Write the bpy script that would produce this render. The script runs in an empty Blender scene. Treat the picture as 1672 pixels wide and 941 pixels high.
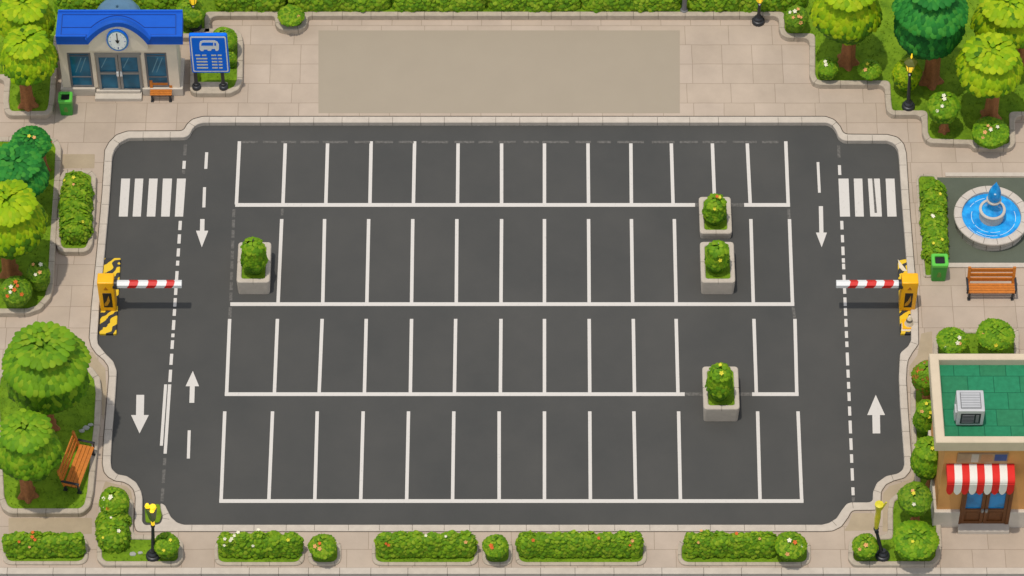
import bpy, bmesh, math, random
import numpy as np
from mathutils import Vector, geometry
rnd = random.Random(7); nrs = np.random.RandomState(7)
C = bpy.context.scene.collection
SC = bpy.context.scene
# ------------------------------------------------------------------ camera, light, exposure
SINP, COSP, FPX, S = 0.8, 0.6, 6750.0, 40.0
DIST = FPX / S
cam = bpy.data.cameras.new('camera'); cam_o = bpy.data.objects.new('camera', cam); C.objects.link(cam_o)
cam_o.location = (0, -DIST*COSP, DIST*SINP)
cam_o.rotation_euler = (math.pi/2 - math.asin(SINP), 0, 0)
cam.sensor_width = 36; cam.lens = 36*FPX/1672; cam.clip_start = 1; cam.clip_end = 3000
SC.camera = cam_o
W = bpy.data.worlds.new('World'); SC.world = W; W.use_nodes = True
nt = W.node_tree; sky = nt.nodes.new('ShaderNodeTexSky'); sky.sky_type = 'NISHITA'; sky.sun_disc = False
LV = Vector((0.15, 0.11, -1.0))
sky.sun_elevation = math.atan2(1, math.hypot(LV.x, LV.y)); sky.sun_rotation = math.atan2(-LV.x, -LV.y)
hs = nt.nodes.new('ShaderNodeHueSaturation'); hs.inputs['Saturation'].default_value = .35
nt.links.new(sky.outputs[0], hs.inputs['Color']); nt.links.new(hs.outputs[0], nt.nodes['Background'].inputs[0]); nt.nodes['Background'].inputs[1].default_value = 0.15
sun = bpy.data.lights.new('sun', 'SUN'); sun.energy = 2.05; sun.angle = math.radians(1.2); sun.color = (1, .93, .82)
sun_o = bpy.data.objects.new('sun', sun); C.objects.link(sun_o)
sun_o.rotation_euler = LV.to_track_quat('-Z', 'Y').to_euler(); sun_o.location = (-20, -5, 60)
SC.view_settings.view_transform = 'Standard'; SC.view_settings.look = 'None'
SC.view_settings.exposure = 0.19; SC.view_settings.gamma = 1.0

# ------------------------------------------------------------------ measuring the place
CAM = Vector(cam_o.location)
def ray(px, py):
    a, b = px-836, -(py-470.5)
    return Vector((a, COSP*FPX + SINP*b, -SINP*FPX + COSP*b))
def P(px, py, z=0.0):
    d = ray(px, py); t = (z-CAM.z)/d.z; return CAM + d*t
def F(px, py, Y):
    d = ray(px, py); t = (Y-CAM.y)/d.y; return CAM + d*t
def PL(px, py, p0, n):
    d = ray(px, py); t = (p0-CAM).dot(n)/d.dot(n); return CAM + d*t
def lin(c):
    return tuple((v/255/12.92 if v/255 <= .04045 else ((v/255+.055)/1.055)**2.4) for v in c)
ZP = 0.20   # pavement level
# ------------------------------------------------------------------ materials
MATS = {}
def nodes(name):
    m = bpy.data.materials.new(name); m.use_nodes = True
    t = m.node_tree; return m, t, t.nodes['Principled BSDF']
def N(t, kind, **kw):
    n = t.nodes.new(kind)
    for k, v in kw.items():
        if hasattr(n, k): setattr(n, k, v)
        else: n.inputs[k].default_value = v
    return n
def mat(name, rgb, rough=.6, var=.12, scale=6, bump=0.0, bscale=60, metal=0.0, fine=.0, spec=.4, k=.8):
    if name in MATS: return MATS[name]
    m, t, b = nodes(name)
    col = [c*k for c in lin(rgb)]
    b.inputs['Roughness'].default_value = rough; b.inputs['Metallic'].default_value = metal
    b.inputs['Specular IOR Level'].default_value = spec
    tc = N(t, 'ShaderNodeNewGeometry')
    n1 = N(t, 'ShaderNodeTexNoise', Scale=scale, Detail=6.0, Roughness=.6)
    t.links.new(tc.outputs['Position'], n1.inputs['Vector'])
    r = N(t, 'ShaderNodeMapRange'); r.inputs[1].default_value = .3; r.inputs[2].default_value = .7
    r.inputs[3].default_value = 1-var; r.inputs[4].default_value = 1+var
    t.links.new(n1.outputs[0], r.inputs[0])
    mx = N(t, 'ShaderNodeVectorMath', operation='SCALE'); mx.inputs[0].default_value = col
    t.links.new(r.outputs[0], mx.inputs['Scale'])
    out = mx.outputs[0]
    if fine:
        n2 = N(t, 'ShaderNodeTexNoise', Scale=90.0, Detail=3.0, Roughness=.7)
        t.links.new(tc.outputs['Position'], n2.inputs['Vector'])
        r2 = N(t, 'ShaderNodeMapRange'); r2.inputs[1].default_value = .3; r2.inputs[2].default_value = .7
        r2.inputs[3].default_value = 1-fine; r2.inputs[4].default_value = 1+fine
        t.links.new(n2.outputs[0], r2.inputs[0])
        m2 = N(t, 'ShaderNodeVectorMath', operation='SCALE')
        t.links.new(out, m2.inputs[0]); t.links.new(r2.outputs[0], m2.inputs['Scale']); out = m2.outputs[0]
    t.links.new(out, b.inputs['Base Color'])
    if bump:
        n3 = N(t, 'ShaderNodeTexNoise', Scale=bscale, Detail=4.0)
        t.links.new(tc.outputs['Position'], n3.inputs['Vector'])
        bp = N(t, 'ShaderNodeBump', Strength=bump, Distance=.02)
        t.links.new(n3.outputs[0], bp.inputs['Height']); t.links.new(bp.outputs[0], b.inputs['Normal'])
    MATS[name] = m; return m
def pavement_mat():
    m, t, b = nodes('paving'); b.inputs['Roughness'].default_value = .85; b.inputs['Specular IOR Level'].default_value = .2
    g = N(t, 'ShaderNodeNewGeometry')
    # slight wobble of the joints
    nz = N(t, 'ShaderNodeTexNoise', Scale=.9, Detail=2.0); t.links.new(g.outputs['Position'], nz.inputs['Vector'])
    sc = N(t, 'ShaderNodeVectorMath', operation='SCALE'); sc.inputs['Scale'].default_value = .05
    t.links.new(nz.outputs['Color'], sc.inputs[0])
    ad = N(t, 'ShaderNodeVectorMath', operation='ADD'); t.links.new(g.outputs['Position'], ad.inputs[0]); t.links.new(sc.outputs[0], ad.inputs[1])
    br = N(t, 'ShaderNodeTexBrick'); br.offset = .0; br.squash = 1.45; br.squash_frequency = 3
    for k_, v in (('Scale', 1.0), ('Mortar Size', .014), ('Mortar Smooth', .4), ('Bias', 0.0), ('Brick Width', 1.28), ('Row Height', 1.07)): br.inputs[k_].default_value = v
    a = [c*.80 for c in lin((199, 181, 163))]; a2 = [c*.80 for c in lin((192, 174, 155))]; mo = [c*.8 for c in lin((163, 146, 127))]
    br.inputs['Color1'].default_value = (*a, 1); br.inputs['Color2'].default_value = (*a2, 1); br.inputs['Mortar'].default_value = (*mo, 1)
    t.links.new(ad.outputs[0], br.inputs['Vector'])
    n1 = N(t, 'ShaderNodeTexNoise', Scale=.55, Detail=7.0, Roughness=.62); t.links.new(g.outputs['Position'], n1.inputs['Vector'])
    r = N(t, 'ShaderNodeMapRange'); r.inputs[1].default_value = .3; r.inputs[2].default_value = .7; r.inputs[3].default_value = .88; r.inputs[4].default_value = 1.08
    t.links.new(n1.outputs[0], r.inputs[0])
    n2 = N(t, 'ShaderNodeTexNoise', Scale=45.0, Detail=4.0, Roughness=.7); t.links.new(g.outputs['Position'], n2.inputs['Vector'])
    r2 = N(t, 'ShaderNodeMapRange'); r2.inputs[1].default_value = .3; r2.inputs[2].default_value = .7; r2.inputs[3].default_value = .93; r2.inputs[4].default_value = 1.05
    t.links.new(n2.outputs[0], r2.inputs[0])
    mm = N(t, 'ShaderNodeMath', operation='MULTIPLY'); t.links.new(r.outputs[0], mm.inputs[0]); t.links.new(r2.outputs[0], mm.inputs[1])
    mx = N(t, 'ShaderNodeVectorMath', operation='SCALE'); t.links.new(br.outputs[0], mx.inputs[0]); t.links.new(mm.outputs[0], mx.inputs['Scale'])
    t.links.new(mx.outputs[0], b.inputs['Base Color'])
    bp = N(t, 'ShaderNodeBump', Strength=.35, Distance=.01, invert=True); t.links.new(br.outputs['Fac'], bp.inputs['Height']); t.links.new(bp.outputs[0], b.inputs['Normal'])
    return m
def asphalt_mat():
    m, t, b = nodes('asphalt'); b.inputs['Roughness'].default_value = .9; b.inputs['Specular IOR Level'].default_value = .15
    g = N(t, 'ShaderNodeNewGeometry')
    n1 = N(t, 'ShaderNodeTexNoise', Scale=.22, Detail=8.0, Roughness=.65); t.links.new(g.outputs['Position'], n1.inputs['Vector'])
    cr = N(t, 'ShaderNodeValToRGB')
    c0 = [c*.80 for c in lin((79, 79, 77))]; c1 = [c*.84 for c in lin((85, 84, 81))]
    cr.color_ramp.elements[0].position = .35; cr.color_ramp.elements[0].color = (*c0, 1)
    cr.color_ramp.elements[1].position = .65; cr.color_ramp.elements[1].color = (*c1, 1)
    t.links.new(n1.outputs[0], cr.inputs[0])
    n2 = N(t, 'ShaderNodeTexNoise', Scale=70.0, Detail=2.0, Roughness=.8); t.links.new(g.outputs['Position'], n2.inputs['Vector'])
    r2 = N(t, 'ShaderNodeMapRange'); r2.inputs[1].default_value = .25; r2.inputs[2].default_value = .75; r2.inputs[3].default_value = .8; r2.inputs[4].default_value = 1.2
    t.links.new(n2.outputs[0], r2.inputs[0])
    mx = N(t, 'ShaderNodeVectorMath', operation='SCALE'); t.links.new(cr.outputs[0], mx.inputs[0]); t.links.new(r2.outputs[0], mx.inputs['Scale'])
    t.links.new(mx.outputs[0], b.inputs['Base Color'])
    return m
def paint_mat(name, rgb, wear):
    m, t, b = nodes(name); b.inputs['Roughness'].default_value = .7; b.inputs['Specular IOR Level'].default_value = .25
    g = N(t, 'ShaderNodeNewGeometry')
    n1 = N(t, 'ShaderNodeTexNoise', Scale=9.0, Detail=9.0, Roughness=.72); t.links.new(g.outputs['Position'], n1.inputs['Vector'])
    cr = N(t, 'ShaderNodeValToRGB')
    w = [c*.76 for c in lin(rgb)]; d = [c*.45 for c in lin(rgb)]
    cr.color_ramp.elements[0].position = wear; cr.color_ramp.elements[0].color = (*d, 1)
    cr.color_ramp.elements[1].position = wear+.16; cr.color_ramp.elements[1].color = (*w, 1)
    t.links.new(n1.outputs[0], cr.inputs[0]); t.links.new(cr.outputs[0], b.inputs['Base Color'])
    return m
def leaf_mat():
    m, t, b = nodes('foliage'); b.inputs['Roughness'].default_value = .6; b.inputs['Specular IOR Level'].default_value = .15
    a = N(t, 'ShaderNodeVertexColor', layer_name='Col')
    t.links.new(a.outputs[0], b.inputs['Base Color'])
    tr = N(t, 'ShaderNodeBsdfTranslucent'); t.links.new(a.outputs[0], tr.inputs[0])
    mx = N(t, 'ShaderNodeMixShader'); mx.inputs[0].default_value = .22
    t.links.new(b.outputs[0], mx.inputs[1]); t.links.new(tr.outputs[0], mx.inputs[2])
    t.links.new(mx.outputs[0], t.nodes['Material Output'].inputs[0])
    return m
def turf_mat():
    m, t, b = nodes('turf'); b.inputs['Roughness'].default_value = .8; b.inputs['Specular IOR Level'].default_value = .15
    g = N(t, 'ShaderNodeNewGeometry')
    n1 = N(t, 'ShaderNodeTexNoise', Scale=1.6, Detail=8.0, Roughness=.7); t.links.new(g.outputs['Position'], n1.inputs['Vector'])
    cr = N(t, 'ShaderNodeValToRGB')
    cr.color_ramp.elements[0].position = .32; cr.color_ramp.elements[0].color = (.080, .165, .006, 1)
    cr.color_ramp.elements[1].position = .66; cr.color_ramp.elements[1].color = (.185, .31, .012, 1)
    t.links.new(n1.outputs[0], cr.inputs[0])
    n2 = N(t, 'ShaderNodeTexNoise', Scale=50.0, Detail=3.0); t.links.new(g.outputs['Position'], n2.inputs['Vector'])
    r2 = N(t, 'ShaderNodeMapRange'); r2.inputs[1].default_value = .3; r2.inputs[2].default_value = .7; r2.inputs[3].default_value = .75; r2.inputs[4].default_value = 1.2
    t.links.new(n2.outputs[0], r2.inputs[0])
    mx = N(t, 'ShaderNodeVectorMath', operation='SCALE'); t.links.new(cr.outputs[0], mx.inputs[0]); t.links.new(r2.outputs[0], mx.inputs['Scale'])
    t.links.new(mx.outputs[0], b.inputs['Base Color'])
    return m
def stripe_mat(name):   # wavy yellow and black hazard paint
    m, t, b = nodes(name); b.inputs['Roughness'].default_value = .55
    g = N(t, 'ShaderNodeNewGeometry')
    w = N(t, 'ShaderNodeTexWave', Scale=.95, Distortion=5.5, Detail=1.5); w.bands_direction = 'DIAGONAL'
    w.inputs['Detail Scale'].default_value = 2.2
    mp = N(t, 'ShaderNodeMapping'); mp.inputs['Scale'].default_value = (1, -1, .4); t.links.new(g.outputs['Position'], mp.inputs[0]); t.links.new(mp.outputs[0], w.inputs['Vector'])
    cr = N(t, 'ShaderNodeValToRGB'); cr.color_ramp.interpolation = 'CONSTANT'
    cr.color_ramp.elements[0].color = (.022, .022, .024, 1); cr.color_ramp.elements[1].position = .5; cr.color_ramp.elements[1].color = (.72, .47, .01, 1)
    t.links.new(w.outputs[0], cr.inputs[0]); t.links.new(cr.outputs[0], b.inputs['Base Color'])
    return m
def glass_mat(name, rgb):
    m, t, b = nodes(name); b.inputs['Roughness'].default_value = .15; b.inputs['Specular IOR Level'].default_value = .3
    g = N(t, 'ShaderNodeNewGeometry')
    n1 = N(t, 'ShaderNodeTexNoise', Scale=1.3, Detail=2.0); t.links.new(g.outputs['Position'], n1.inputs['Vector'])
    cr = N(t, 'ShaderNodeValToRGB'); a = [c*1.0 for c in lin(rgb)]; c = [c*1.7 for c in lin(rgb)]
    cr.color_ramp.elements[0].position = .4; cr.color_ramp.elements[0].color = (*a, 1); cr.color_ramp.elements[1].position = .62; cr.color_ramp.elements[1].color = (*c, 1)
    t.links.new(n1.outputs[0], cr.inputs[0]); t.links.new(cr.outputs[0], b.inputs['Base Color'])
    return m
def lamp_mat(name, rgb, e):
    m, t, b = nodes(name); c = lin(rgb)
    b.inputs['Base Color'].default_value = (*c, 1); b.inputs['Emission Color'].default_value = (*c, 1); b.inputs['Emission Strength'].default_value = e
    b.inputs['Roughness'].default_value = .3
    return m
def water_mat(name):
    m, t, b = nodes(name); b.inputs['Roughness'].default_value = .08; b.inputs['Base Color'].default_value = (.012, .30, .74, 1); b.inputs['Specular IOR Level'].default_value = .5
    g = N(t, 'ShaderNodeNewGeometry'); n1 = N(t, 'ShaderNodeTexNoise', Scale=4.0, Detail=4.0); t.links.new(g.outputs['Position'], n1.inputs['Vector'])
    cr = N(t, 'ShaderNodeValToRGB'); cr.color_ramp.elements[0].position = .35; cr.color_ramp.elements[0].color = (.006, .22, .60, 1)
    cr.color_ramp.elements[1].position = .68; cr.color_ramp.elements[1].color = (.02, .40, .86, 1)
    t.links.new(n1.outputs[0], cr.inputs[0]); t.links.new(cr.outputs[0], b.inputs['Base Color'])
    bp = N(t, 'ShaderNodeBump', Strength=.25, Distance=.03); t.links.new(n1.outputs[0], bp.inputs['Height']); t.links.new(bp.outputs[0], b.inputs['Normal'])
    return m
M = dict(
 pave=pavement_mat(), asphalt=asphalt_mat(), leaf=leaf_mat(), turf=turf_mat(), hazard=stripe_mat('hazard_paint'),
 paint=paint_mat('road_paint', (226, 220, 212), .26), worn=paint_mat('worn_paint', (118, 115, 110), .42),
 kerb=mat('kerb_stone', (204, 192, 177), .8, .08, 3, .25, 80, fine=.06, k=.82),
 bedkerb=mat('bed_kerb_stone', (192, 178, 158), .85, .12, 4, .3, 70, fine=.07, k=.8),
 joint=mat('joint_dirt', (92, 82, 70), .95, .1, k=.7),
 tan=mat('tan_gravel_path', (182, 164, 136), .9, .09, 1.5, .2, 60, fine=.06, k=.8),
 slab=mat('smooth_concrete', (180, 166, 145), .8, .02, .8, 0, k=.71),
 plaza=mat('plaza_stone', (96, 103, 88), .85, .08, 1.2, .2, 40, fine=.06, k=.78),
 plaster=mat('cream_plaster', (224, 209, 187), .8, .05, 1.5, .12, 50, fine=.03, k=1.03),
 trimstone=mat('trim_stone', (196, 186, 172), .75, .06, 3, .15, 60, k=.98),
 blue=mat('blue_roof', (25, 87, 188), .6, .05, 2, k=1.0, spec=.15), bluedark=mat('blue_seam', (20, 60, 140), .5, .05),
 bluegrey=mat('blue_grey_dome', (92, 130, 160), .4, .1, 3),
 alu=mat('grey_metal_frame', (150, 148, 144), .4, .05, 5, metal=.2, k=.9), dark=mat('dark_metal', (52, 54, 58), .42, .08, 8, metal=.3, k=.9),
 black=mat('black_plastic', (22, 22, 24), .5, .05), glass=glass_mat('teal_glass', (24, 86, 112)), shopglass=glass_mat('blue_glass', (22, 110, 160)),
 streak=mat('painted_reflection_and_ring', (110, 165, 185), .2, .05),  # pale blue for reflections painted on panes, and for the clock ring
 white=mat('white_enamel', (238, 238, 236), .35, .02, 4, k=.85), red=mat('red_enamel', (206, 28, 22), .4, .05, 4, k=.95),
 signblue=mat('sign_blue', (6, 100, 210), .6, .03, 3, k=1.15, spec=.15), signink=mat('sign_lettering', (222, 222, 196), .5, .05, k=.85),
 wood=mat('orange_wood', (205, 122, 42), .5, .16, 9, .2, 40, k=.85), darkwood=mat('door_wood', (112, 66, 28), .5, .15, 8, .15, 40, k=.9),
 bark=mat('bark', (154, 98, 56), .9, .28, 9, .8, 25, k=.95),
 soil=mat('soil', (70, 52, 32), .95, .2, 8, .4, 40),
 yellow=mat('yellow_enamel', (246, 178, 10), .35, .05, 4, k=.95), green=mat('green_plastic', (44, 158, 44), .35, .05, 4, k=.9), greenrim=mat('light_green_rim', (96, 196, 70), .35, .05, 4, k=.9),
 brownwall=mat('ochre_plaster', (212, 152, 88), .85, .07, 1.6, .2, 50, fine=.04, k=1.0), parapet=mat('parapet_stone', (214, 196, 168), .8, .05, 2, .15, 50, fine=.03, k=.85),
 fabricred=mat('awning_red', (220, 36, 28), .75, .05, 3, k=.9), fabricwhite=mat('awning_white', (240, 234, 224), .8, .03, 3, k=.85),
 acmetal=mat('ac_metal', (196, 196, 196), .5, .05, 3, metal=.1, k=.85), grille=mat('grille_metal', (120, 120, 122), .5, .05, 3),
 planter=mat('planter_concrete', (200, 188, 172), .85, .07, 4, .3, 60, fine=.06, k=.82),
 fount=mat('fountain_stone', (204, 194, 182), .8, .07, 4, .3, 50, fine=.05, k=.85), water=water_mat('fountain_water'), foam_and_glint=mat('foam_and_glint', (200, 232, 250), .3, .05),
 lit=lamp_mat('lamp_glow', (255, 208, 40), .55), olive=mat('lamp_cap', (96, 100, 40), .4, .05, k=.9),
 stone=mat('pale_stone', (176, 176, 166), .9, .1, 8, .3, 30),
 fl_white=mat('white_petals', (250, 244, 214), .6, .03), fl_peach=mat('peach_petals', (244, 178, 110), .6, .05), fl_orange=mat('orange_petals', (230, 108, 36), .6, .08), fl_yellow=mat('yellow_petals', (240, 226, 60), .6, .05),
)
def roof_tile_mat():
    m, t, b = nodes('green_roofing'); b.inputs['Roughness'].default_value = .8; b.inputs['Specular IOR Level'].default_value = .2
    g = N(t, 'ShaderNodeNewGeometry'); br = N(t, 'ShaderNodeTexBrick')
    for k_, v in (('Scale', 1.0), ('Mortar Size', .018), ('Mortar Smooth', .3), ('Bias', -.3), ('Brick Width', 1.0), ('Row Height', .78)): br.inputs[k_].default_value = v
    for nme, cc in (('Color1', (42, 132, 92)), ('Color2', (50, 124, 84)), ('Mortar', (24, 98, 66))): br.inputs[nme].default_value = (*[x*.85 for x in lin(cc)], 1)
    t.links.new(g.outputs['Position'], br.inputs['Vector'])
    n2 = N(t, 'ShaderNodeTexNoise', Scale=5.0, Detail=6.0); t.links.new(g.outputs['Position'], n2.inputs['Vector'])
    r2 = N(t, 'ShaderNodeMapRange'); r2.inputs[1].default_value = .3; r2.inputs[2].default_value = .7; r2.inputs[3].default_value = .88; r2.inputs[4].default_value = 1.1
    t.links.new(n2.outputs[0], r2.inputs[0])
    mx = N(t, 'ShaderNodeVectorMath', operation='SCALE'); t.links.new(br.outputs[0], mx.inputs[0]); t.links.new(r2.outputs[0], mx.inputs['Scale'])
    t.links.new(mx.outputs[0], b.inputs['Base Color']); return m
M['rooftile'] = roof_tile_mat()
# ------------------------------------------------------------------ mesh builder
class MB:
    def __init__(s): s.v = []; s.f = []; s.mi = []
    def add(s, vs, fs, mi=0):
        o = len(s.v); s.v += [tuple(v) for v in vs]
        for f in fs: s.f.append([i+o for i in f]); s.mi.append(mi)
        return s
    def box(s, x0, x1, y0, y1, z0, z1, mi=0, b=0.0):
        if b <= 0:
            vs = [(x, y, z) for z in (z0, z1) for y in (y0, y1) for x in (x0, x1)]
            return s.add(vs, [(0,2,3,1), (4,5,7,6), (0,1,5,4), (2,6,7,3), (0,4,6,2), (1,3,7,5)], mi)
        b = min(b, abs(x1-x0)*.45, abs(y1-y0)*.45, abs(z1-z0)*.45)
        bm = bmesh.new(); bmesh.ops.create_cube(bm, size=1)
        for v in bm.verts: v.co = Vector(((x0+x1)/2+v.co.x*(x1-x0), (y0+y1)/2+v.co.y*(y1-y0), (z0+z1)/2+v.co.z*(z1-z0)))
        bmesh.ops.bevel(bm, geom=bm.edges[:], offset=b, segments=2, affect='EDGES', profile=.7)
        s.add([v.co for v in bm.verts], [[v.index for v in f.verts] for f in bm.faces], mi); bm.free(); return s
    def rbox(s, pts2, z0, z1, mi=0, ch=.0):   # vertical prism over outline with a chamfered upper rim
        n = len(pts2); loops = [(pts2, z0)]
        if ch: loops += [(pts2, z1-ch), (offset(pts2, ch), z1)]
        else: loops += [(pts2, z1)]
        vs = []; fs = []
        for pp, z in loops: vs += [(p[0], p[1], z) for p in pp]
        for k in range(len(loops)-1):
            for i in range(n): j = (i+1) % n; fs.append((k*n+i, k*n+j, (k+1)*n+j, (k+1)*n+i))
        fs.append(list(range(n))[::-1]); fs.append([(len(loops)-1)*n+i for i in range(n)])
        return s.add(vs, fs, mi)
    def lathe(s, cx, cy, prof, n=24, mi=0, cap=True, lobes=0, amp=0):
        vs = []; fs = []
        for (r, z, *q) in prof:
            for i in range(n):
                a = 2*math.pi*i/n; rr = r*(1+(q[0] if q else 0)*math.cos(lobes*a+1.0))
                vs.append((cx+rr*math.cos(a), cy+rr*math.sin(a), z))
        for k in range(len(prof)-1):
            for i in range(n): j = (i+1) % n; fs.append((k*n+i, k*n+j, (k+1)*n+j, (k+1)*n+i))
        if cap: fs.append(list(range(n))[::-1]); fs.append([(len(prof)-1)*n+i for i in range(n)])
        return s.add(vs, fs, mi)
    def tube(s, a, b, r0, r1=None, n=10, mi=0):
        a = Vector(a); b = Vector(b); r1 = r0 if r1 is None else r1; d = (b-a).normalized()
        u = d.orthogonal().normalized(); w = d.cross(u); vs = []
        for p, r in ((a, r0), (b, r1)):
            for i in range(n): t = 2*math.pi*(i+.5)/n; vs.append(p+u*r*math.cos(t)+w*r*math.sin(t))
        fs = [(i, (i+1) % n, n+(i+1) % n, n+i) for i in range(n)] + [list(range(n))[::-1], list(range(n, 2*n))]
        return s.add(vs, fs, mi)
    def bar(s, a, b, w, h, mi=0):  # rectangular bar from a to b, w wide sideways, h tall
        a = Vector(a); b = Vector(b); d = (b-a).normalized(); up = Vector((0, 0, 1))
        if abs(d.z) > .95: up = Vector((0, 1, 0))
        sd = d.cross(up).normalized()*w/2; u2 = sd.cross(d).normalized()*h/2; vs = []
        for p in (a, b): vs += [p-sd-u2, p+sd-u2, p+sd+u2, p-sd+u2]
        return s.add(vs, [(3,2,1,0), (4,5,6,7), (0,1,5,4), (1,2,6,5), (2,3,7,6), (3,0,4,7)], mi)
    def prism_xz(s, pts, y0, y1, mi=0):
        n = len(pts); vs = [(p[0], y0, p[1]) for p in pts] + [(p[0], y1, p[1]) for p in pts]
        tri = geometry.tessellate_polygon([[Vector((p[0], p[1], 0)) for p in pts]])
        fs = [list(t) for t in tri] + [[i+n for i in t] for t in tri] + [(i, (i+1) % n, n+(i+1) % n, n+i) for i in range(n)]
        return s.add(vs, fs, mi)
    def plate(s, outer, holes, z0, z1, ch=.0, mi=0, bottom=False):
        rings = [outer]+holes; top = []; base = 0; vs = []; fs = []
        for k, rg in enumerate(rings):
            inn = offset(rg, ch) if (ch and k == 0) else (offset(rg, -ch) if ch else rg)
            top.append(inn)
        flat = [p for rg in top for p in rg]
        tri = geometry.tessellate_polygon([[Vector((p[0], p[1], 0)) for p in rg] for rg in top])
        vs = [(p[0], p[1], z1) for p in flat]; fs = [list(t) for t in tri]
        s.add(vs, fs, mi)
        for k, rg in enumerate(rings):
            n = len(rg); lv = [[(p[0], p[1], z1) for p in top[k]]]
            if ch: lv.append([(p[0], p[1], z1-ch) for p in rg])
            lv.append([(p[0], p[1], z0) for p in rg])
            vv = [v for l in lv for v in l]; ff = []
            for q in range(len(lv)-1):
                for i in range(n): j = (i+1) % n; ff.append((q*n+i, q*n+j, (q+1)*n+j, (q+1)*n+i))
            s.add(vv, ff, mi)
        return s
    def build(s, name, mats, parent=None, smooth=False, local=False):
        me = bpy.data.meshes.new(name)
        off = Vector((0, 0, 0)) if (parent is None or local) else Vector(ROOTLOC.get(parent.name, (0, 0, 0)))
        me.from_pydata([(v[0]-off.x, v[1]-off.y, v[2]-off.z) for v in s.v], [], s.f)
        if not isinstance(mats, (list, tuple)): mats = [mats]
        for m in mats: me.materials.append(m)
        me.polygons.foreach_set('material_index', s.mi)
        bm = bmesh.new(); bm.from_mesh(me); bmesh.ops.remove_doubles(bm, verts=bm.verts, dist=1e-5); bmesh.ops.recalc_face_normals(bm, faces=bm.faces); bm.to_mesh(me); bm.free()
        if smooth:
            me.polygons.foreach_set('use_smooth', [True]*len(me.polygons))
            me.set_sharp_from_angle(angle=math.radians(38))
        o = bpy.data.objects.new(name, me); C.objects.link(o)
        if parent is not None: o.parent = parent; ROOTLOC[o.name] = ROOTLOC.get(parent.name, (0, 0, 0)) if not local else (0, 0, 0)
        return o
ROOTLOC = {}
def thing(name, label, cat, loc, rz=0, group=None):
    o = bpy.data.objects.new(name, None); C.objects.link(o); o.empty_display_size = .3
    o.location = loc; o.rotation_euler = (0, 0, rz); o['label'] = label; o['category'] = cat
    if group: o['group'] = group
    ROOTLOC[o.name] = tuple(loc); return o
def tag(o, label=None, cat=None, group=None, kind=None):
    if label: o['label'] = label
    if cat: o['category'] = cat
    if group: o['group'] = group
    if kind: o['kind'] = kind
    return o
# ------------------------------------------------------------------ 2-D outlines
def area2(p): return sum(p[i][0]*p[(i+1) % len(p)][1]-p[(i+1) % len(p)][0]*p[i][1] for i in range(len(p)))
def offset(p, d):      # positive = inwards
    n = len(p); sg = 1 if area2(p) > 0 else -1; out = []
    for i in range(n):
        a = Vector(p[i-1][:2]); b = Vector(p[i][:2]); c = Vector(p[(i+1) % n][:2])
        e1 = (b-a); e2 = (c-b)
        if e1.length < 1e-7 or e2.length < 1e-7: out.append((b.x, b.y)); continue
        e1.normalize(); e2.normalize()
        n1 = Vector((-e1.y, e1.x))*sg; n2 = Vector((-e2.y, e2.x))*sg; m = n1+n2
        if m.length < 1e-6: m = n1
        m.normalize(); k = max(.35, m.dot(n1)); q = b+m*(d/k); out.append((q.x, q.y))
    return out
def fillet(p, r, steps=6):
    n = len(p); out = []
    for i in range(n):
        a = Vector(p[i-1][:2]); b = Vector(p[i][:2]); c = Vector(p[(i+1) % n][:2])
        rr = r[i] if isinstance(r, list) else r
        u = a-b; v = c-b; lu = u.length; lv = v.length; u.normalize(); v.normalize()
        ang = u.angle(v); turn = math.pi-ang
        if turn < .03 or rr <= .001: out.append((b.x, b.y)); continue
        t = min(rr*math.tan(turn/2), .47*lu, .47*lv); A = b+u*t; B = b+v*t; k = max(2, int(steps*min(1, turn/1.2))+1)
        for s_ in range(k+1):
            w = s_/k; q = A*(1-w)**2 + b*2*w*(1-w) + B*w*w; out.append((q.x, q.y))
    return out
def outline(px, z, r=.4): return fillet([P(a, b, z)[:2] for a, b in px], r)
def joints(ring, width, z, step=1.0, side=-1, parent=None, name='kerb_joint'):
    mb = MB(); acc = .3; n = len(ring); sg = (1 if area2(ring) > 0 else -1)*side
    for i in range(n):
        a = Vector(ring[i]); b = Vector(ring[(i+1) % n]); L = (b-a).length
        if L < 1e-6: continue
        e = (b-a)/L; nn = Vector((-e.y, e.x))*sg
        while acc < L:
            q = a+e*acc; w = nn*width; h = e*.007
            mb.add([(q-h).to_3d()+Vector((0, 0, z)), (q+h).to_3d()+Vector((0, 0, z)), (q+h+w).to_3d()+Vector((0, 0, z)), (q-h+w).to_3d()+Vector((0, 0, z))], [(0, 1, 2, 3)])
            z2 = z-.26; o = nn*-.003
            mb.add([(q-h+o).to_3d()+Vector((0, 0, z)), (q+h+o).to_3d()+Vector((0, 0, z)), (q+h+o).to_3d()+Vector((0, 0, z2)), (q-h+o).to_3d()+Vector((0, 0, z2))], [(0, 1, 2, 3)])
            acc += step*rnd.uniform(.85, 1.2)
        acc -= L
    return mb
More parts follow.
